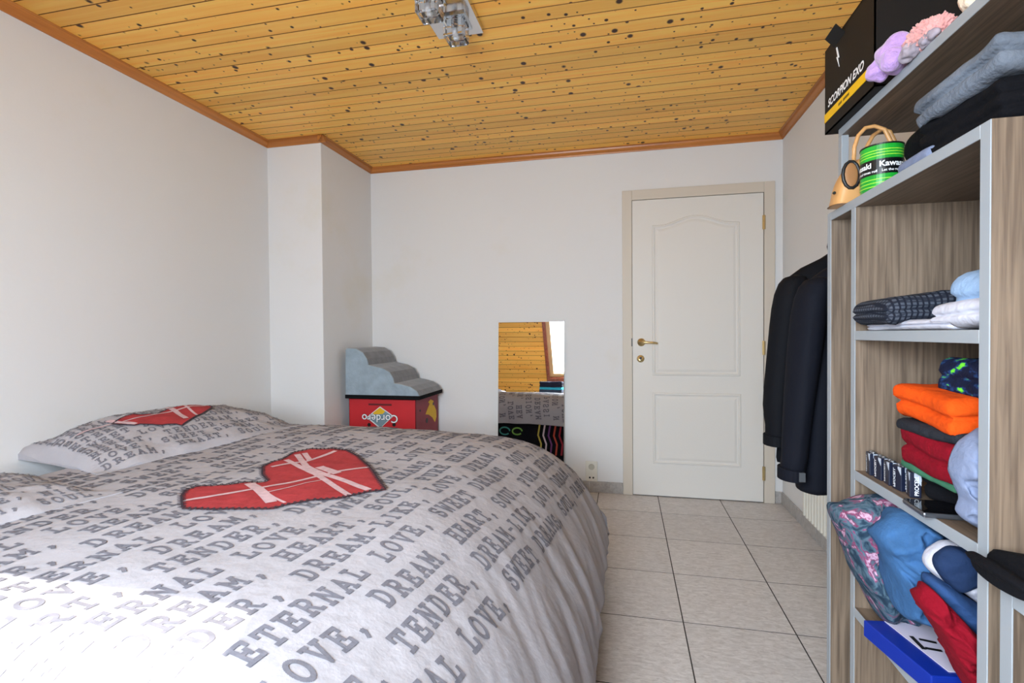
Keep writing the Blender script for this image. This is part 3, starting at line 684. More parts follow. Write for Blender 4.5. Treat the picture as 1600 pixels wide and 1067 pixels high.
# ------------------------------------------------------------------ soft goods helpers
def garment(name, label, c, size, mat, rz=0, tilt=0, roll=0, layers=2, seed=1, amp=.006, cat='clothing', group=None, r=None, groove_d=.006, sag=0, nx=34, ny=24, nzz=16, build=True):
    lx, ly, lz = size; h = Vector((lx/2, ly/2, lz/2)); r = r or min(lz*.5, .014)
    idx = {}; m = MB(); rot = Matrix.Rotation(rz, 3, 'Z') @ Matrix.Rotation(tilt, 3, 'Y') @ Matrix.Rotation(roll, 3, 'X')
    def vert(i, j, k):
        key = (i, j, k)
        if key in idx: return idx[key]
        p = Vector(((2*i/nx-1)*h.x, (2*j/ny-1)*h.y, (2*k/nzz-1)*h.z))
        inn = Vector(tuple(max(-(h[a]-min(r, h[a])), min(h[a]-min(r, h[a]), p[a])) for a in range(3)))
        d = p-inn
        if d.length > 0: p = inn+d.normalized()*min(r, d.length)
        f = (p.z/lz+.5)
        hor = Vector((d.x, d.y, 0))
        if layers > 1 and hor.length > 1e-4:
            phs = layers*f; dl = abs(phs-round(phs)) if 0 < round(phs) < layers else 1; ly_ = min(layers-1, int(phs))
            p -= hor.normalized()*(groove_d*max(0, 1-dl/.22)+.006*(.5+nz(ly_*7.3, seed*2.1, 1)))
        q = p+Vector((seed*3.1, seed*1.7, seed))
        p += Vector((nz(q.x*9, q.y*9, q.z*14), nz(q.y*9, q.z*14, q.x*9+4), .8*nz(q.x*7+9, q.y*7, q.z*9)))*amp
        p.z += amp*.9*(1-abs(nz(q.x*16+q.y*8, q.y*5, q.z*5)))-amp*.5
        if sag: p.z += sag*((p.x/h.x)**2+(p.y/h.y)**2-.6)
        m.v.append(tuple(rot @ p)); idx[key] = len(m.v)-1; return idx[key]
    for k in (0, nzz):
        for i in range(nx):
            for j in range(ny): m.f.append((vert(i, j, k), vert(i+1, j, k), vert(i+1, j+1, k), vert(i, j+1, k)))
    for j in (0, ny):
        for i in range(nx):
            for k in range(nzz): m.f.append((vert(i, j, k), vert(i+1, j, k), vert(i+1, j, k+1), vert(i, j, k+1)))
    for i in (0, nx):
        for j in range(ny):
            for k in range(nzz): m.f.append((vert(i, j, k), vert(i, j+1, k), vert(i, j+1, k+1), vert(i, j, k+1)))
    o = m.build(name, mat, None, smooth=True); o.location = (c[0], c[1], c[2]+lz/2)
    return tag(o, label, cat, group)
def smooth_outline(poly, n=4):
    out = []; k = len(poly)
    for i in range(k):
        p0, p1, p2, p3 = (Vector(poly[(i+a) % k]) for a in (-1, 0, 1, 2))
        for t in range(n):
            t /= n; out.append(.5*((2*p1)+(p2-p0)*t+(2*p0-5*p1+4*p2-p3)*t*t+(3*p1-p0-3*p2+p3)*t**3))
    return out
def puff(name, poly3, normal, T, mat, parent=None, rings=22, amp=.004, freq=14, seed=1, power=4.0, ridges=None, shift=0, sub=6):
    """cushioned solid with the outline poly3 (world points, roughly planar), half thickness T along normal"""
    ol = smooth_outline(poly3, sub); nrm = Vector(normal).normalized(); c = sum(ol, Vector())/len(ol); n = len(ol); m = MB()
    def pt(k, i, sgn):
        b_ = c+(ol[i]-c)*k; e = max(0, 1-k**power)**.5
        w_ = amp*nz(b_.x*freq+seed, b_.y*freq, b_.z*freq)+amp*.9*(1-2.4*abs(nz(b_.x*freq*1.3+b_.z*freq*.8, b_.y*freq+seed, b_.z*freq*.7-b_.x*freq*.4)))+amp*.5*(1-2.4*abs(nz(b_.x*freq*2.4, b_.z*freq*2.9, seed)))
        if ridges: d_, fq, am = ridges; w_ += am*math.sin(fq*(b_-c).dot(Vector(d_))+2*nz(b_.x*8, b_.z*8, seed))
        return b_+nrm*(sgn*(T*e+w_*min(1, e*1.6))+shift)
    ks = [math.sin(math.pi/2*q/rings) for q in range(1, rings+1)]
    for sgn in (1, -1):
        base = len(m.v); m.v.append(tuple(pt(0, 0, sgn)))
        for k in ks[:-1]: m.v += [tuple(pt(k, i, sgn)) for i in range(n)]
        m.f += [(base, base+1+i, base+1+(i+1) % n) for i in range(n)]
        for q in range(len(ks)-2): m.f += [(base+1+q*n+i, base+1+q*n+(i+1) % n, base+1+(q+1)*n+(i+1) % n, base+1+(q+1)*n+i) for i in range(n)]
        if sgn == 1: last1 = base+1+(len(ks)-2)*n
        else: last2 = base+1+(len(ks)-2)*n
    rb_ = len(m.v); m.v += [tuple(pt(1, i, 1)) for i in range(n)]
    for l_ in (last1, last2): m.f += [(l_+i, l_+(i+1) % n, rb_+(i+1) % n, rb_+i) for i in range(n)]
    return m.build(name, mat, parent, smooth=True)
def press(o, others, d, eps=.0004):
    """reshape o so that it lies against the others instead of passing through them; d points from them towards o"""
    d = Vector(d); vs, fs = [], []
    for b_ in others:
        for q in [b_]+list(b_.children):
            k = len(vs); vs += [v.co+b_.location for v in q.data.vertices]; fs += [tuple(i+k for i in p.vertices) for p in q.data.polygons]
    t = BVHTree.FromPolygons(vs, fs)
    for q in [o]+list(o.children):
        for v in q.data.vertices:
            p = v.co+o.location; h_ = t.ray_cast(p+d*2, -d)[0]
            if h_ is not None and (h_-p).dot(d) > -eps: v.co += d*((h_-p).dot(d)-eps)
    return o
def keep(o, axis, lo=None, hi=None, where=None):
    """flatten o against a board or panel"""
    for q in [o]+list(o.children):
        for v in q.data.vertices:
            p = v.co+o.location
            if where and not where(p): continue
            if lo is not None and p[axis] < lo: v.co[axis] += lo-p[axis]
            if hi is not None and p[axis] > hi: v.co[axis] += hi-p[axis]
    return o
UP, NEAR = (0, 0, 1), (0, -1, 0)
def px_poly(pts, axis, val): return [at(x, y, axis, val) for x, y in pts]
def ramp_cloth(name, tex, scale, stops, out='Fac', stretch=(1, 1, 1), distort=0, rough=.9):
    m, nt, b, N, L = nodes(name); g = N.new('ShaderNodeNewGeometry'); mp = N.new('ShaderNodeMapping'); mp.inputs['Scale'].default_value = [scale*s_ for s_ in stretch]
    L.new(g.outputs['Position'], mp.inputs['Vector'])
    t = N.new(tex)
    if 'Scale' in t.inputs: t.inputs['Scale'].default_value = 1
    if tex == 'ShaderNodeTexNoise': t.inputs['Detail'].default_value = 3; t.inputs['Distortion'].default_value = distort
    L.new(mp.outputs[0], t.inputs['Vector'])
    r = ramp(N, stops); L.new(t.outputs[out], r.inputs[0]); L.new(r.outputs[0], b.inputs['Base Color'])
    b.inputs['Roughness'].default_value = rough; b.inputs['Specular IOR Level'].default_value = .2
    n2 = N.new('ShaderNodeTexNoise'); n2.inputs['Scale'].default_value = 60; L.new(g.outputs['Position'], n2.inputs['Vector'])
    bp = N.new('ShaderNodeBump'); bp.inputs['Strength'].default_value = .35; bp.inputs['Distance'].default_value = .01; L.new(n2.outputs['Fac'], bp.inputs['Height']); L.new(bp.outputs[0], b.inputs['Normal'])
    return m
def check_cloth(name, base, dark, scale):
    m, nt, b, N, L = nodes(name); tc = N.new('ShaderNodeTexCoord'); prev = None
    for ax, sc_ in (('X', scale), ('Y', scale), ('Z', scale*1.4)):
        wv = N.new('ShaderNodeTexWave'); wv.bands_direction = ax; wv.inputs['Scale'].default_value = sc_; wv.inputs['Distortion'].default_value = .8; L.new(tc.outputs['Object'], wv.inputs['Vector'])
        r = ramp(N, [(.62, base), (.8, dark)]); L.new(wv.outputs['Fac'], r.inputs[0])
        if prev is None: prev = r.outputs[0]
        else:
            mx_ = N.new('ShaderNodeMix'); mx_.data_type = 'RGBA'; mx_.blend_type = 'DARKEN'; mx_.inputs['Factor'].default_value = .8; L.new(prev, mx_.inputs['A']); L.new(r.outputs[0], mx_.inputs['B']); prev = mx_.outputs['Result']
    L.new(prev, b.inputs['Base Color']); b.inputs['Roughness'].default_value = .9; b.inputs['Specular IOR Level'].default_value = .2
    return m
blk = cloth('black_cloth', (13, 13, 17)); navy = cloth('navy_cloth', (30, 46, 76)); dgrey = cloth('dark_grey_cloth', (38, 40, 46)); gknit = cloth('grey_knit', (106, 113, 124), var=.25, bscale=140)
white_c = cloth('white_cloth', (196, 196, 208), .03); lblue = cloth('light_blue_cloth', (140, 166, 198), .06); orange = cloth('orange_cloth', (214, 76, 16), .08); redc = cloth('red_cloth', (122, 10, 28), .12)
mblue = cloth('mid_blue_cloth', (56, 92, 134), .12); greenc = cloth('green_cloth', (62, 112, 86)); pgrey = cloth('pale_grey_cloth', (120, 130, 156), .1)
neon = ramp_cloth('neon_print', 'ShaderNodeTexNoise', 55, [(0, (10, 12, 26)), (.52, (14, 22, 50)), (.60, (30, 60, 110)), (.64, (90, 200, 40)), (.70, (120, 230, 60))], stretch=(1, .6, 1.4))
floral = ramp_cloth('floral_denim', 'ShaderNodeTexNoise', 24, [(0, (16, 28, 42)), (.42, (36, 56, 74)), (.53, (78, 100, 114)), (.60, (120, 48, 84)), (.66, (190, 160, 180)), (.74, (150, 84, 120))], distort=2.2)

# mid shelf
def stk(n): return n
g_flat = garment('folded_shirt', 'thin white folded shirt lying flat under the grey checked shirt', (.71, 1.03, 1.1125), (.46, .28, .018), white_c, layers=2, seed=2, amp=.003)
g_check = garment('checked_shirt', 'grey checked folded shirt sticking out over its shelf edge', (.645, 1.093, 1.142), (.40, .165, .05), check_cloth('check', (72, 77, 88), (24, 28, 40), 34), tilt=R(-7), layers=2, seed=5, amp=.006, r=.026)
g_white = garment('folded_shirt', 'white crumpled shirt below the light blue one beside the near panel', (.66, .885, 1.1125), (.36, .14, .040), white_c, layers=2, seed=8, amp=.008)
g_lblue = garment('folded_shirt', 'light blue folded shirt on top of the white ones', (.68, .870, 1.148), (.37, .115, .066), lblue, tilt=R(-7), layers=2, seed=9, amp=.012, r=.026)
keep(g_flat, 2, 1.1128); press(g_check, [g_flat], UP)
keep(g_white, 2, 1.1128); press(g_white, [g_flat], UP); keep(g_white, 1, .8085); press(g_lblue, [g_white], UP); keep(g_lblue, 1, .8085); keep(g_lblue, 2, 1.1128)
# low shelf pile
g_tr = garment('trousers', 'black crumpled trousers at the bottom of the pile behind the phone', (.666, 1.004, .8195), (.31, .165, .055), blk, rz=R(31.4), layers=2, seed=11, amp=.010)
g_green = garment('t_shirt', 'green folded top between the black trousers and the red shirt', (.665, .955, .866), (.37, .165, .016), greenc, layers=1, seed=12, amp=.004)
g_red = garment('folded_shirt', 'red folded shirt under the dark grey and orange shorts', (.655, .945, .878), (.37, .165, .066), redc, layers=2, seed=13, amp=.009)
g_dg = garment('shorts', 'dark grey folded shorts between the red shirt and orange shorts', (.66, .95, .938), (.375, .17, .022), dgrey, layers=1, seed=14, amp=.006)
g_or = garment('shorts', 'bright orange folded shorts in the clothes pile', (.66, .951, .956), (.385, .175, .058), orange, roll=R(3), layers=2, seed=15, amp=.009, groove_d=.010)
g_neon = garment('shorts', 'black shorts with a neon green print on top of the pile', (.685, .905, 1.006), (.36, .15, .062), neon, layers=2, seed=16, amp=.009)
puff('jumper', px_poly([(1487, 735), (1497, 700), (1520, 678), (1560, 665), (1590, 720), (1590, 800), (1560, 838), (1530, 826), (1500, 805), (1504, 780), (1496, 760)], 1, .846), (0, 1, 0), .026, pgrey, amp=.014, freq=32, seed=3)
keep(g_tr, 2, .8198); keep(g_tr, 1, None, 1.1865)
for o in (g_tr, g_green, g_red, g_dg, g_or): keep(o, 1, .858)
for up_, lo_ in ((g_green, [g_tr]), (g_red, [g_green, g_tr]), (g_dg, [g_red]), (g_or, [g_dg, g_red]), (g_neon, [g_or])): press(up_, lo_, UP)
jp = keep(keep(bpy.data.objects['jumper'], 1, .8085, .8575), 2, .8198)
tag(bpy.data.objects['jumper'], 'pale grey jumper bunched against the near panel beside the red shirt', 'clothing')
# batteries
bat_n = plain('battery_navy', (20, 26, 46), .35); bat_g = plain('battery_grey', (176, 184, 196), .35); metal_ = plain('battery_metal', (150, 152, 156), .3, .9)
def battery(x, y, rz, i):
    root = empty('battery', 'small navy block battery standing in a row on the low shelf', 'battery', 'block batteries on the low shelf')
    body = box(-.0085, .0085, -.013, .013, 0, .0445).build('case', bat_n, root, bevel=.0015)
    for yy_ in (-.006, .006): MB().lathe([(0, 0), (.0042, 0), (.0042, .003), (0, .003)], (0, yy_, .0445), 12).build('terminal', metal_, root)
    for sx in (-1, 1):
        MB().prism([(sx*.0088, -.0125, .044), (sx*.0088, -.0125, .030), (sx*.0088, -.004, .040), (sx*.0088, -.004, .044)], (sx*-.0006, 0, 0)).build('label_corner', bat_g, root)
    MB().prism([(-.002, -.0133, .044), (-.002, -.0133, .036), (.008, -.0133, .022), (.008, -.0133, .044)], (0, .0006, 0)).build('label_corner', bat_g, root)
    font_mesh('PROCELL', lambda u, v: Vector((-.0089, .0085-v, .004+u)), .0085, .0001).build('lettering', plain('battery_white', (230, 232, 238), .4), root)
    font_mesh('PROCELL', lambda u, v: Vector((.0045-v, -.0134, .004+u)), .0085, .0001).build('lettering', plain('battery_white', (230, 232, 238), .4), root)
    root.location = (x, y, .820); root.rotation_euler = (0, 0, rz)
for i, (x, y, a) in enumerate(((.492, 1.160, -8), (.493, 1.124, 4), (.494, 1.090, -5), (.495, 1.056, 6), (.497, 1.020, -14))): battery(x, y, R(a), i)
ph = empty('smartphone', 'black smartphone lying on the low shelf edge', 'phone')
c4 = [at(1409, 778, 2, .829), at(1440, 799, 2, .829), at(1505, 797, 2, .829)]; vx = (c4[1]-c4[0]); ex = vx.normalized(); ey = Vector((-ex.y, ex.x, 0)); ey = ey if ey.x > 0 else -ey
c0 = c4[0]; PWD, PLN = .072, .145
MB().prism([c0, c0+ex*PWD, c0+ex*PWD+ey*PLN, c0+ey*PLN], (0, 0, -.0085)).build('body', plain('phone_grey', (96, 98, 104), .3, .7), ph, bevel=.003)
MB().prism([c0+ex*.002+ey*.002+Vector((0, 0, .0005)), c0+ex*(PWD-.002)+ey*.002+Vector((0, 0, .0005)), c0+ex*(PWD-.002)+ey*(PLN-.002)+Vector((0, 0, .0005)), c0+ex*.002+ey*(PLN-.002)+Vector((0, 0, .0005))], (0, 0, -.001)).build('screen', plain('phone_glass', (8, 8, 10), .06), ph)
press(g_tr, list(ph.children), UP)
# bottom shelf
o = p_je = puff('jeans', px_poly([(1298, 794), (1320, 786), (1360, 775), (1395, 774), (1420, 800), (1425, 850), (1420, 920), (1425, 968), (1400, 968), (1372, 962), (1352, 925), (1335, 898), (1318, 850)], 1, 1.105), (0, 1, 0), .06, floral, amp=.006, freq=22, seed=5, ridges=((.75, 0, .35), 130, .006)); tag(o, 'blue jeans with a pink flower print sticking out of the bottom shelf', 'clothing')
o = p_ju = puff('jumper', px_poly([(1368, 835), (1385, 812), (1415, 800), (1450, 812), (1490, 845), (1495, 890), (1480, 945), (1450, 965), (1420, 962), (1400, 950), (1392, 900), (1380, 865)], 1, .99), (0, 1, 0), .046, mblue, amp=.018, freq=26, seed=6); tag(o, 'mid blue fleece jumper bunched beside the flowered jeans', 'clothing')
o = p_nw = puff('folded_shirt', px_poly([(1446, 880), (1456, 860), (1487, 847), (1540, 860), (1600, 900), (1600, 985), (1545, 955), (1500, 922), (1462, 900)], 1, .905), (0, 1, 0), .030, white_c, amp=.004, seed=7)
tag(o, 'white and navy rolled shirt squeezed under the low shelf board', 'clothing')
puff('navy_panel', px_poly([(1459, 880), (1466, 864), (1489, 854), (1540, 868), (1600, 905), (1600, 915), (1545, 905), (1510, 918), (1492, 922), (1470, 902)], 1, .885), (0, 1, 0), .016, navy, o, amp=.003, seed=7)
o = p_sl = puff('folded_shirt', px_poly([(1446, 900), (1470, 905), (1510, 932), (1560, 962), (1600, 985), (1600, 1035), (1540, 1005), (1490, 965), (1452, 925)], 1, .892), (0, 1, 0), .030, cloth('slate_cloth', (44, 70, 112)), amp=.006, seed=8); tag(o, 'slate blue folded shirt squeezed over the red fleece', 'clothing')
o = p_fl = puff('fleece', px_poly([(1434, 930), (1446, 914), (1462, 925), (1500, 965), (1540, 1010), (1580, 1060), (1580, 1100), (1525, 1092), (1500, 1052), (1478, 1010), (1452, 965), (1436, 948)], 1, .868), (0, 1, 0), .028, redc, amp=.013, freq=24, seed=9); tag(o, 'dark red fleece hanging down over the blue folder', 'clothing')
press(p_ju, [p_je], NEAR); press(p_nw, [p_ju], NEAR); press(p_sl, [p_ju, p_nw], NEAR); press(p_fl, [p_ju, p_nw, p_sl], NEAR)
for o in (p_nw, p_sl, p_fl): keep(o, 1, .8085, None, lambda p: p.x > .469)
fo = empty('blue_folder', 'blue bordered white folder box lying out over the bottom shelf edge', 'folder')
fb = plain('folder_blue', (14, 42, 140), .35); fw_ = plain('folder_white', (206, 198, 216), .5)
A_, B_ = at(1349, 968, 2, .562), at(1455, 1056, 2, .562); u_ = (B_-A_); v_ = Vector((-u_.y, u_.x, 0)).normalized(); v_ = v_ if v_.x > 0 else -v_
L_ = u_.length; u_ = u_.normalized(); v_ = Vector((1, .12, 0)).normalized(); DP = .30
MB().prism([A_, B_, B_+v_*DP, A_+v_*DP], (0, 0, -.031)).build('case', fb, fo, bevel=.002)
MB().prism([A_+v_*.035+u_*.004+Vector((0, 0, .0012)), A_+v_*.035+u_*(L_-.012)+Vector((0, 0, .0012)), A_+v_*(DP-.01)+u_*(L_-.012)+Vector((0, 0, .0012)), A_+v_*(DP-.01)+u_*.004+Vector((0, 0, .0012))], (0, 0, -.001)).build('cover_sheet', fw_, fo)
mk = MB(); F = lambda x, y: at(1280+x/3.334, 747+y/3.334, 2, .5645)
for pa in ([(478, 822), (548, 892)], [(520, 838), (612, 858)], [(552, 884), (640, 900)]):
    a_, b2 = F(*pa[0]), F(*pa[1]); d_ = (b2-a_).normalized(); n_ = Vector((-d_.y, d_.x, 0))*.0035; mk.add([a_+n_, a_-n_, b2-n_, b2+n_], [(0, 1, 2, 3)])
mk.build('printed_mark', black_p, fo)
press(p_je, list(fo.children)[:2], UP)

# lower unit top: handbag, tin mug, trousers, sweater
tan = plain('tan_leather', (196, 146, 92), .4, var=.06); 
hb = empty('handbag', 'tan leather handbag with looped handles at the end of the shelf', 'handbag')
HY = 1.255
puff('body', px_poly([(1297, 330), (1297, 325), (1300, 312), (1303, 298), (1309, 282), (1318, 267), (1328, 257), (1340, 250), (1356, 250), (1372, 260), (1388, 280), (1398, 305), (1404, 331), (1380, 332), (1350, 332), (1320, 331)], 1, HY), (0, 1, 0), .030, tan, hb, amp=.0005, power=9); keep(hb.children[0], 2, 1.3898)
ringp = [at(1330+13*math.cos(a*.45), 273+21*math.sin(a*.45), 1, HY-.031) for a in range(15)]
MB().tube(ringp, .0035, 8).build('opening_trim', black_p, hb, smooth=True)
puff('opening', [at(1330+11*math.cos(a*.785), 273+19*math.sin(a*.785), 1, HY-.0305) for a in range(8)], (0, 1, 0), .003, plain('bag_lining', (150, 104, 62), .6), hb, amp=0)
for dy, pts in ((-.025, [(1334, 252), (1335, 230), (1341, 212), (1352, 200), (1366, 197), (1382, 202), (1392, 222), (1396, 255)]), (.02, [(1350, 250), (1355, 228), (1364, 212), (1378, 202), (1390, 205), (1400, 225), (1402, 260)])):
    MB().tube([at(x, y, 1, HY+dy) for x, y in pts], .0042, 8).build('handle', tan, hb, smooth=True)
MB().lathe([(0, 0), (.003, 0), (.003, .004), (0, .004)], tuple(at(1304, 301, 1, HY-.020)), 10, 1).build('stud', black_p, hb)
mg = empty('tin_mug', 'green metal mug with a black lettered band', 'mug')
MX, MY, MR, MH = .512, 1.172, .0365, .094
grn = plain('mug_green', (28, 150, 46), .3, var=.25, vscale=40); 
MB().lathe([(0, 0), (MR-.002, 0), (MR, .002), (MR, MH), (MR-.0025, MH), (MR-.003, .004), (0, .004)], (0, 0, 0), 48).build('body', grn, mg)
MB().lathe([(MR-.001, .034), (MR+.0006, .034), (MR+.0006, .064), (MR-.001, .064)], (0, 0, 0), 48).build('band', plain('mug_black', (12, 14, 16), .3), mg)
MB().lathe([(MR-.003, MH-.002), (MR+.001, MH-.002), (MR+.001, MH+.001), (MR-.003, MH+.001)], (0, 0, 0), 48).build('rim', plain('mug_rim', (60, 64, 62), .3, .8), mg)
yg = plain('mug_lime', (150, 210, 60), .35)
for z in (.010, .017, .024, .070, .0755, .081): MB().lathe([(MR-.001, z), (MR+.0005, z), (MR+.0005, z+.0016), (MR-.001, z+.0016)], (0, 0, 0), 48).build('ring_line', yg, mg)
wt = plain('mug_white', (232, 234, 236), .4)
def cyl(a0): return lambda u, v: Vector(((MR+.001)*math.cos(a0+u/MR), (MR+.001)*math.sin(a0+u/MR), v))
view = math.atan2(-MY, -MX)
for a0 in (view-.12, view-2.05):
    f1, f2 = cyl(a0), cyl(a0+.12)
    font_mesh('Kawasaki', lambda u, v: f1(u, .0485+v), .0155, .0004).build('lettering', wt, mg)
    font_mesh('Let the good times roll', lambda u, v: f2(u, .0385+v), .0068, .0001).build('lettering', wt, mg)
mg.location = (MX, MY, 1.390)
g_tb = garment('trousers', 'black folded trousers lying behind the green mug', (.73, 1.085, 1.3895), (.40, .15, .125), blk, tilt=R(-3), layers=2, seed=21, amp=.010, r=.04)
g_tp = garment('trousers', 'pale grey folded trousers peeking out from under black denim', (.695, 1.015, 1.3895), (.41, .115, .030), pgrey, layers=1, seed=22, amp=.006)
g_bj = garment('jeans', 'black folded jeans with grey seams under a grey sweater', (.700, .905, 1.3895), (.42, .20, .070), blk, layers=3, seed=23, amp=.009, groove_d=.008)
g_sw = garment('sweater', 'grey knitted sweater folded on top of black jeans', (.690, .905, 1.452), (.42, .205, .055), gknit, roll=R(-5), layers=2, seed=24, amp=.012, groove_d=.012)
keep(g_tp, 2, 1.3898); keep(g_tb, 2, 1.3898); keep(g_bj, 2, 1.3898)
press(g_tb, [g_tp], UP); press(g_bj, [g_tp], UP); press(g_sw, [g_bj], UP)
# top shelf: helmet box, soft toy, second toy
bx = empty('helmet_box', 'black cardboard helmet box with white lettering and a yellow band', 'box')
BX, BYF, BYN, BZ0, BZ1 = .487, 1.400, 1.146, UZ, UZ+.205
bxm = plain('box_black', (14, 13, 13), .6, spec=.3)
box(BX, BX+.003, BYN, BYF, BZ0, BZ1).build('front_wall', bxm, bx); box(BX, .86, BYN, BYN+.003, BZ0, BZ1).build('end_wall', bxm, bx)
box(BX, .86, BYF-.003, BYF, BZ0, BZ1).build('end_wall', bxm, bx); box(.857, .86, BYN, BYF, BZ0, BZ1).build('front_wall', bxm, bx)
box(BX, .86, BYN, BYF, BZ0, BZ0+.003).build('base', bxm, bx); box(BX, .86, BYN, BYF, BZ1-.003, BZ1).build('lid', bxm, bx)
MB().prism([(BX, 1.345, BZ1-.02), (BX, 1.285, BZ1-.02), (BX-.02, 1.285, BZ1+.002), (BX-.02, 1.345, BZ1+.002)], (.002, 0, .002)).build('flap', bxm, bx)
X = BX-.0012
box(X, X+.001, BYN, BYF, BZ0+.028, BZ0+.048).build('yellow_band', plain('box_yellow', (232, 182, 18), .5), bx)
bw_ = plain('box_white', (236, 236, 236), .5)
font_mesh('SCORPION EXO', lambda u, v: Vector((X, BYF-.022-u, BZ0+.058+v)), .0258, .0008, .25).build('lettering', bw_, bx)
sp_ = MB()
for k in range(9):
    if k != 3: sp_.add([(X-.0006, BYF-.085-k*.0065-a_, BZ0+.0345+b2) for a_, b2 in ((0, 0), (.0042, 0), (.0054, .006), (.0012, .006))], [(0, 1, 2, 3)])
sp_.build('small_print', black_p, bx)
MB().prism([(X, 1.325+a, BZ0+.132+b2) for a, b2 in ((.006, .044), (-.003, .02), (.004, .022), (-.012, -.008), (-.004, .016), (-.012, .014), (.0, .044))], (.0008, 0, 0)).build('logo', bw_, bx)
pur = plain('plush_purple', (178, 142, 200), .95, bump=.8, bscale=70, var=.12, vscale=30, sheen=.4); pnk = plain('plush_pink', (214, 150, 146), .95, var=.16, vscale=40, sheen=.4)
pt_ = empty('plush_toy', 'soft toy with a purple head and curly pink body on the top shelf edge', 'toy')
def blob(parts, name, mat, parent, amp, fq, seed, n=26):
    m = MB()
    for c, r in parts:
        rings = []; c = Vector(c)
        for i in range(1, n):
            th = math.pi*i/n; ring = []
            for k in range(2*n):
                ph_ = math.pi*k/n; d = Vector((math.sin(th)*math.cos(ph_), math.sin(th)*math.sin(ph_), math.cos(th)))
                q = c+Vector((d.x*r[0], d.y*r[1], d.z*r[2])); q += d*amp*nz(q.x*fq+seed, q.y*fq, q.z*fq); ring.append(q)
            rings.append(ring)
        m.loft(rings)
    return m.build(name, mat, parent, smooth=True)
blob([((.497, 1.095, UZ+.030), (.030, .034, .030)), ((.482, 1.118, UZ+.018), (.020, .022, .022)), ((.486, 1.075, UZ+.014), (.020, .024, .020)), ((.505, 1.085, UZ+.045), (.022, .026, .018))], 'head', pur, pt_, .007, 45, 3)
blob([((.520, 1.035, UZ+.026), (.027, .042, .029)), ((.521, 1.005, UZ+.021), (.022, .033, .022))], 'body', pnk, pt_, .008, 260, 6, 60)
blob([((.500, 1.045, UZ+.010), (.016, .025, .012)), ((.508, 1.00, UZ+.009), (.012, .025, .010))], 'paw', plain('plush_grey', (150, 140, 150), .95, var=.3, vscale=60), pt_, .006, 90, 8)
t2 = empty('plush_toy', 'cream and orange soft toy lying on the top shelf', 'toy')
blob([((.608, .930, UZ+.054), (.042, .045, .054))], 'body', plain('plush_orange', (206, 112, 48), .95, bump=.6, bscale=80), t2, .01, 50, 2)
blob([((.562, .945, UZ+.049), (.035, .034, .049))], 'muzzle', plain('plush_cream', (232, 214, 190), .95, bump=.6, bscale=80), t2, .008, 50, 5)
for t_ in (pt_, t2):
    for q in t_.children: keep(q, 2, UZ-.0003, None, lambda p: p.x > .505)
o = puff('scarf', px_poly([(1536, 882), (1548, 877), (1562, 884), (1578, 890), (1584, 879), (1605, 872), (1650, 890), (1660, 960), (1620, 955), (1600, 930), (1583, 914), (1560, 914), (1549, 912), (1548, 898), (1540, 890)], 1, .735), (0, 1, 0), .045, blk, amp=.006, freq=30, seed=4); 
for v in o.data.vertices:                            # lies on the cabinet top, its end sticking out over the front
    p = v.co
    if p.x > .468 and p.y > .787: p.y = .787
    if p.x > .468 and p.y < .766 and p.z < .7848:
        p.z = .7848
tag(o, 'black scarf crumpled over the low cabinet corner', 'clothing')

# ------------------------------------------------------------------ jackets on a rail
rl = empty('clothes_rail', 'short grey clothes rail fixed to the wall behind the shelving', 'rail')
MB().tube([(.745, 1.42, 1.452), (.745, 1.98, 1.452)], .011, 14).build('bar', grey_edge, rl, smooth=True)
for y in (1.43, 1.97):
    MB().tube([(.745, y, 1.452), (XR-.001, y, 1.452)], .009, 12).build('arm', grey_edge, rl, smooth=True)
    MB().lathe([(0, 0), (.03, 0), (.03, .006), (0, .006)], (XR-.0065, y, 1.452), 18, 0).build('wall_plate', grey_edge, rl)
jm = plain('jacket_black', (15, 16, 21), .8, bump=.18, bscale=30, var=.08, vscale=8, spec=.15); jm2 = plain('jacket_navy', (17, 19, 28), .8, bump=.18, bscale=30, var=.08, vscale=8, spec=.15)
vel = plain('velcro_grey', (70, 72, 76), .8); hang_m = plain('hanger_wood', (150, 104, 62), .5)
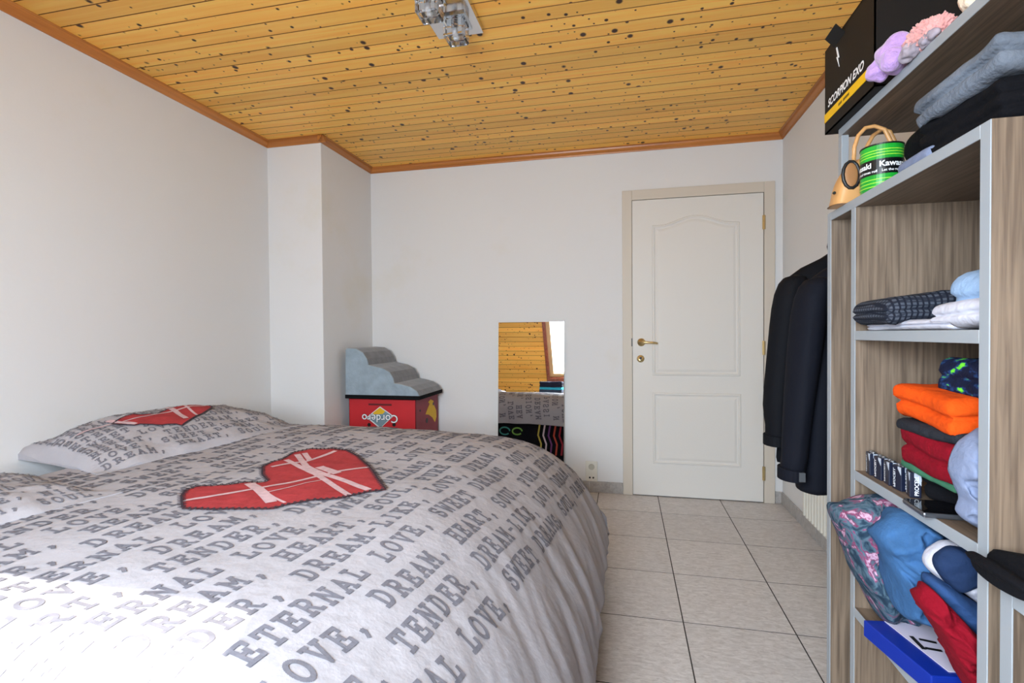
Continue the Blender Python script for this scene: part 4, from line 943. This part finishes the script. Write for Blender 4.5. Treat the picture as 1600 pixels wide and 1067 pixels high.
def jacket(yc, zc, mat, label, sx, cuffz, velcro, seed):
    hg = empty('coat_hanger', 'wooden coat hanger inside the '+('nearer' if velcro else 'farther')+' dark jacket', 'hanger')
    MB().tube([(.745, yc, 1.464), (.737, yc, 1.4665), (.730, yc, 1.455), (.735, yc, 1.43), (.735, yc, zc-.02)], .0025, 8).build('hook', metal_, hg)
    MB().tube([(.735-.15, yc, zc-.115), (.735-.09, yc, zc-.075), (.735, yc, zc-.05), (.735+.09, yc, zc-.075), (.735+.15, yc, zc-.115)], .008, 10).build('arm', hang_m, hg, smooth=True)
    jk = empty('jacket', label, 'jacket')
    def ring(z, wx, wy, cx=.735, dy=0):
        out = []
        for k in range(40):
            a = 2*math.pi*k/40; ca, sa_ = math.cos(a), math.sin(a)
            x = cx+wx*math.copysign(abs(ca)**.75, ca); y = yc+dy+wy*math.copysign(abs(sa_)**.8, sa_)
            f = .010*nz(x*7+seed, y*9, z*3)+.006*math.sin(x*60+seed+2*nz(x*3, z*3, seed))*min(1, max(0, (1.25-z)/.3))
            out.append(Vector((x, y+f*2*(1 if sa_ < 0 else -.4), z)))
        return out
    zs = [(.655, .232, .078), (.67, .235, .08), (.75, .230, .082), (.9, .222, .082), (1.05, .218, .082), (1.16, .222, .078), (1.23, .222, .068), (1.275, .205, .055), (1.31, .16, .045), (1.34, .10, .044), (1.36, .07, .046)]
    MB().loft([ring(z+zc-1.385, a, b2) for z, a, b2 in zs]).build('body', mat, jk, smooth=True)
    MB().loft([ring(z+zc-1.385, a, b2) for z, a, b2 in ((1.35, .072, .048), (1.38, .078, .052), (1.412, .072, .050), (1.412, .066, .044), (1.37, .064, .042))]).build('collar', mat, jk, smooth=True)
    for s_ in (-1, 1):
        x0 = .735+s_*.205; rings = []
        path = [(x0+s_*-.015, 1.285, .050), (x0+s_*.008, 1.23, .062), (x0+s_*.020, 1.12, .062), (x0+s_*.034, .98, .057), (x0+s_*.048, .84, .052), (x0+s_*sx, cuffz+.06, .046), (x0+s_*(sx+.008), cuffz, .046)]
        if s_ > 0: path = [(.735+.205+(x-x0)*.0-.01*i/6, z, r*.8) for i, (x, z, r) in enumerate(path)]
        for i, (x, z, r) in enumerate(path):
            rg = []
            for k in range(24):
                a = 2*math.pi*k/24; wv = .006*nz(math.cos(a)*2+seed, z*16, math.sin(a)*2)+.004*nz(math.cos(a)*4, z*40, seed)
                rg.append(Vector((x+(r*.72+wv)*math.cos(a), yc-.055+(r+wv)*math.sin(a), z+(zc-1.385 if i < 5 else 0))))
            rings.append(rg)
        sl_ = MB().loft(rings).build('sleeve', mat, jk, smooth=True, sub=1)
        x, z, r = path[-1]
        cf_ = MB().loft([[Vector((x+(q*.72)*math.cos(2*math.pi*k/24), yc-.055+q*math.sin(2*math.pi*k/24), zz_)) for k in range(24)] for q, zz_ in ((r, z+.03), (r+.003, z+.028), (r+.003, z-.004), (r-.004, z-.004))]).build('cuff', mat, sl_, smooth=False)
        if velcro and s_ < 0: box(x+.006, x+.022, yc-.055-r-.006, yc-.055-r+.004, z+.0, z+.026).build('velcro_tab', vel, sl_, bevel=.001)
    return jk
jacket(1.86, 1.400, jm, 'black jacket hanging behind the other one, nearest the door', .040, .745, False, 2)
jacket(1.655, 1.372, jm2, 'dark navy jacket with a velcro cuff hanging in front of a black one', .052, .690, True, 5)
# ------------------------------------------------------------------ behind the camera, seen in the mirror
bn = empty('bench', 'low pine bench under the roof window', 'bench')
bpn = plain('bench_pine', (196, 150, 96), .5, var=.06)
box(-1.5, -.6, -.55, -.20, .52, .55).build('seat', bpn, bn, bevel=.003)
for x in (-1.45, -.69):
    for y in (-.52, -.27): box(x, x+.04, y, y+.04, 0, .52).build('leg', bpn, bn)
for i, (z, hh, c, lb) in enumerate(((.55, .14, (58, 70, 88), 'slate grey folded towel at the bottom of the bench stack'), (.685, .04, (60, 170, 196), 'turquoise folded towel in the middle of the bench stack'), (.72, .085, (34, 36, 52), 'dark navy folded towel on top of the bench stack'))):
    tw_ = garment('folded_towel', lb, (-1.06, -.38, z), (.34, .26, hh), cloth('towel_%d' % i, c), layers=2, seed=30+i, amp=.008, cat='towel')
    if i == 0: keep(tw_, 2, .5498)
    else: press(tw_, [prev_], UP)
    prev_ = tw_
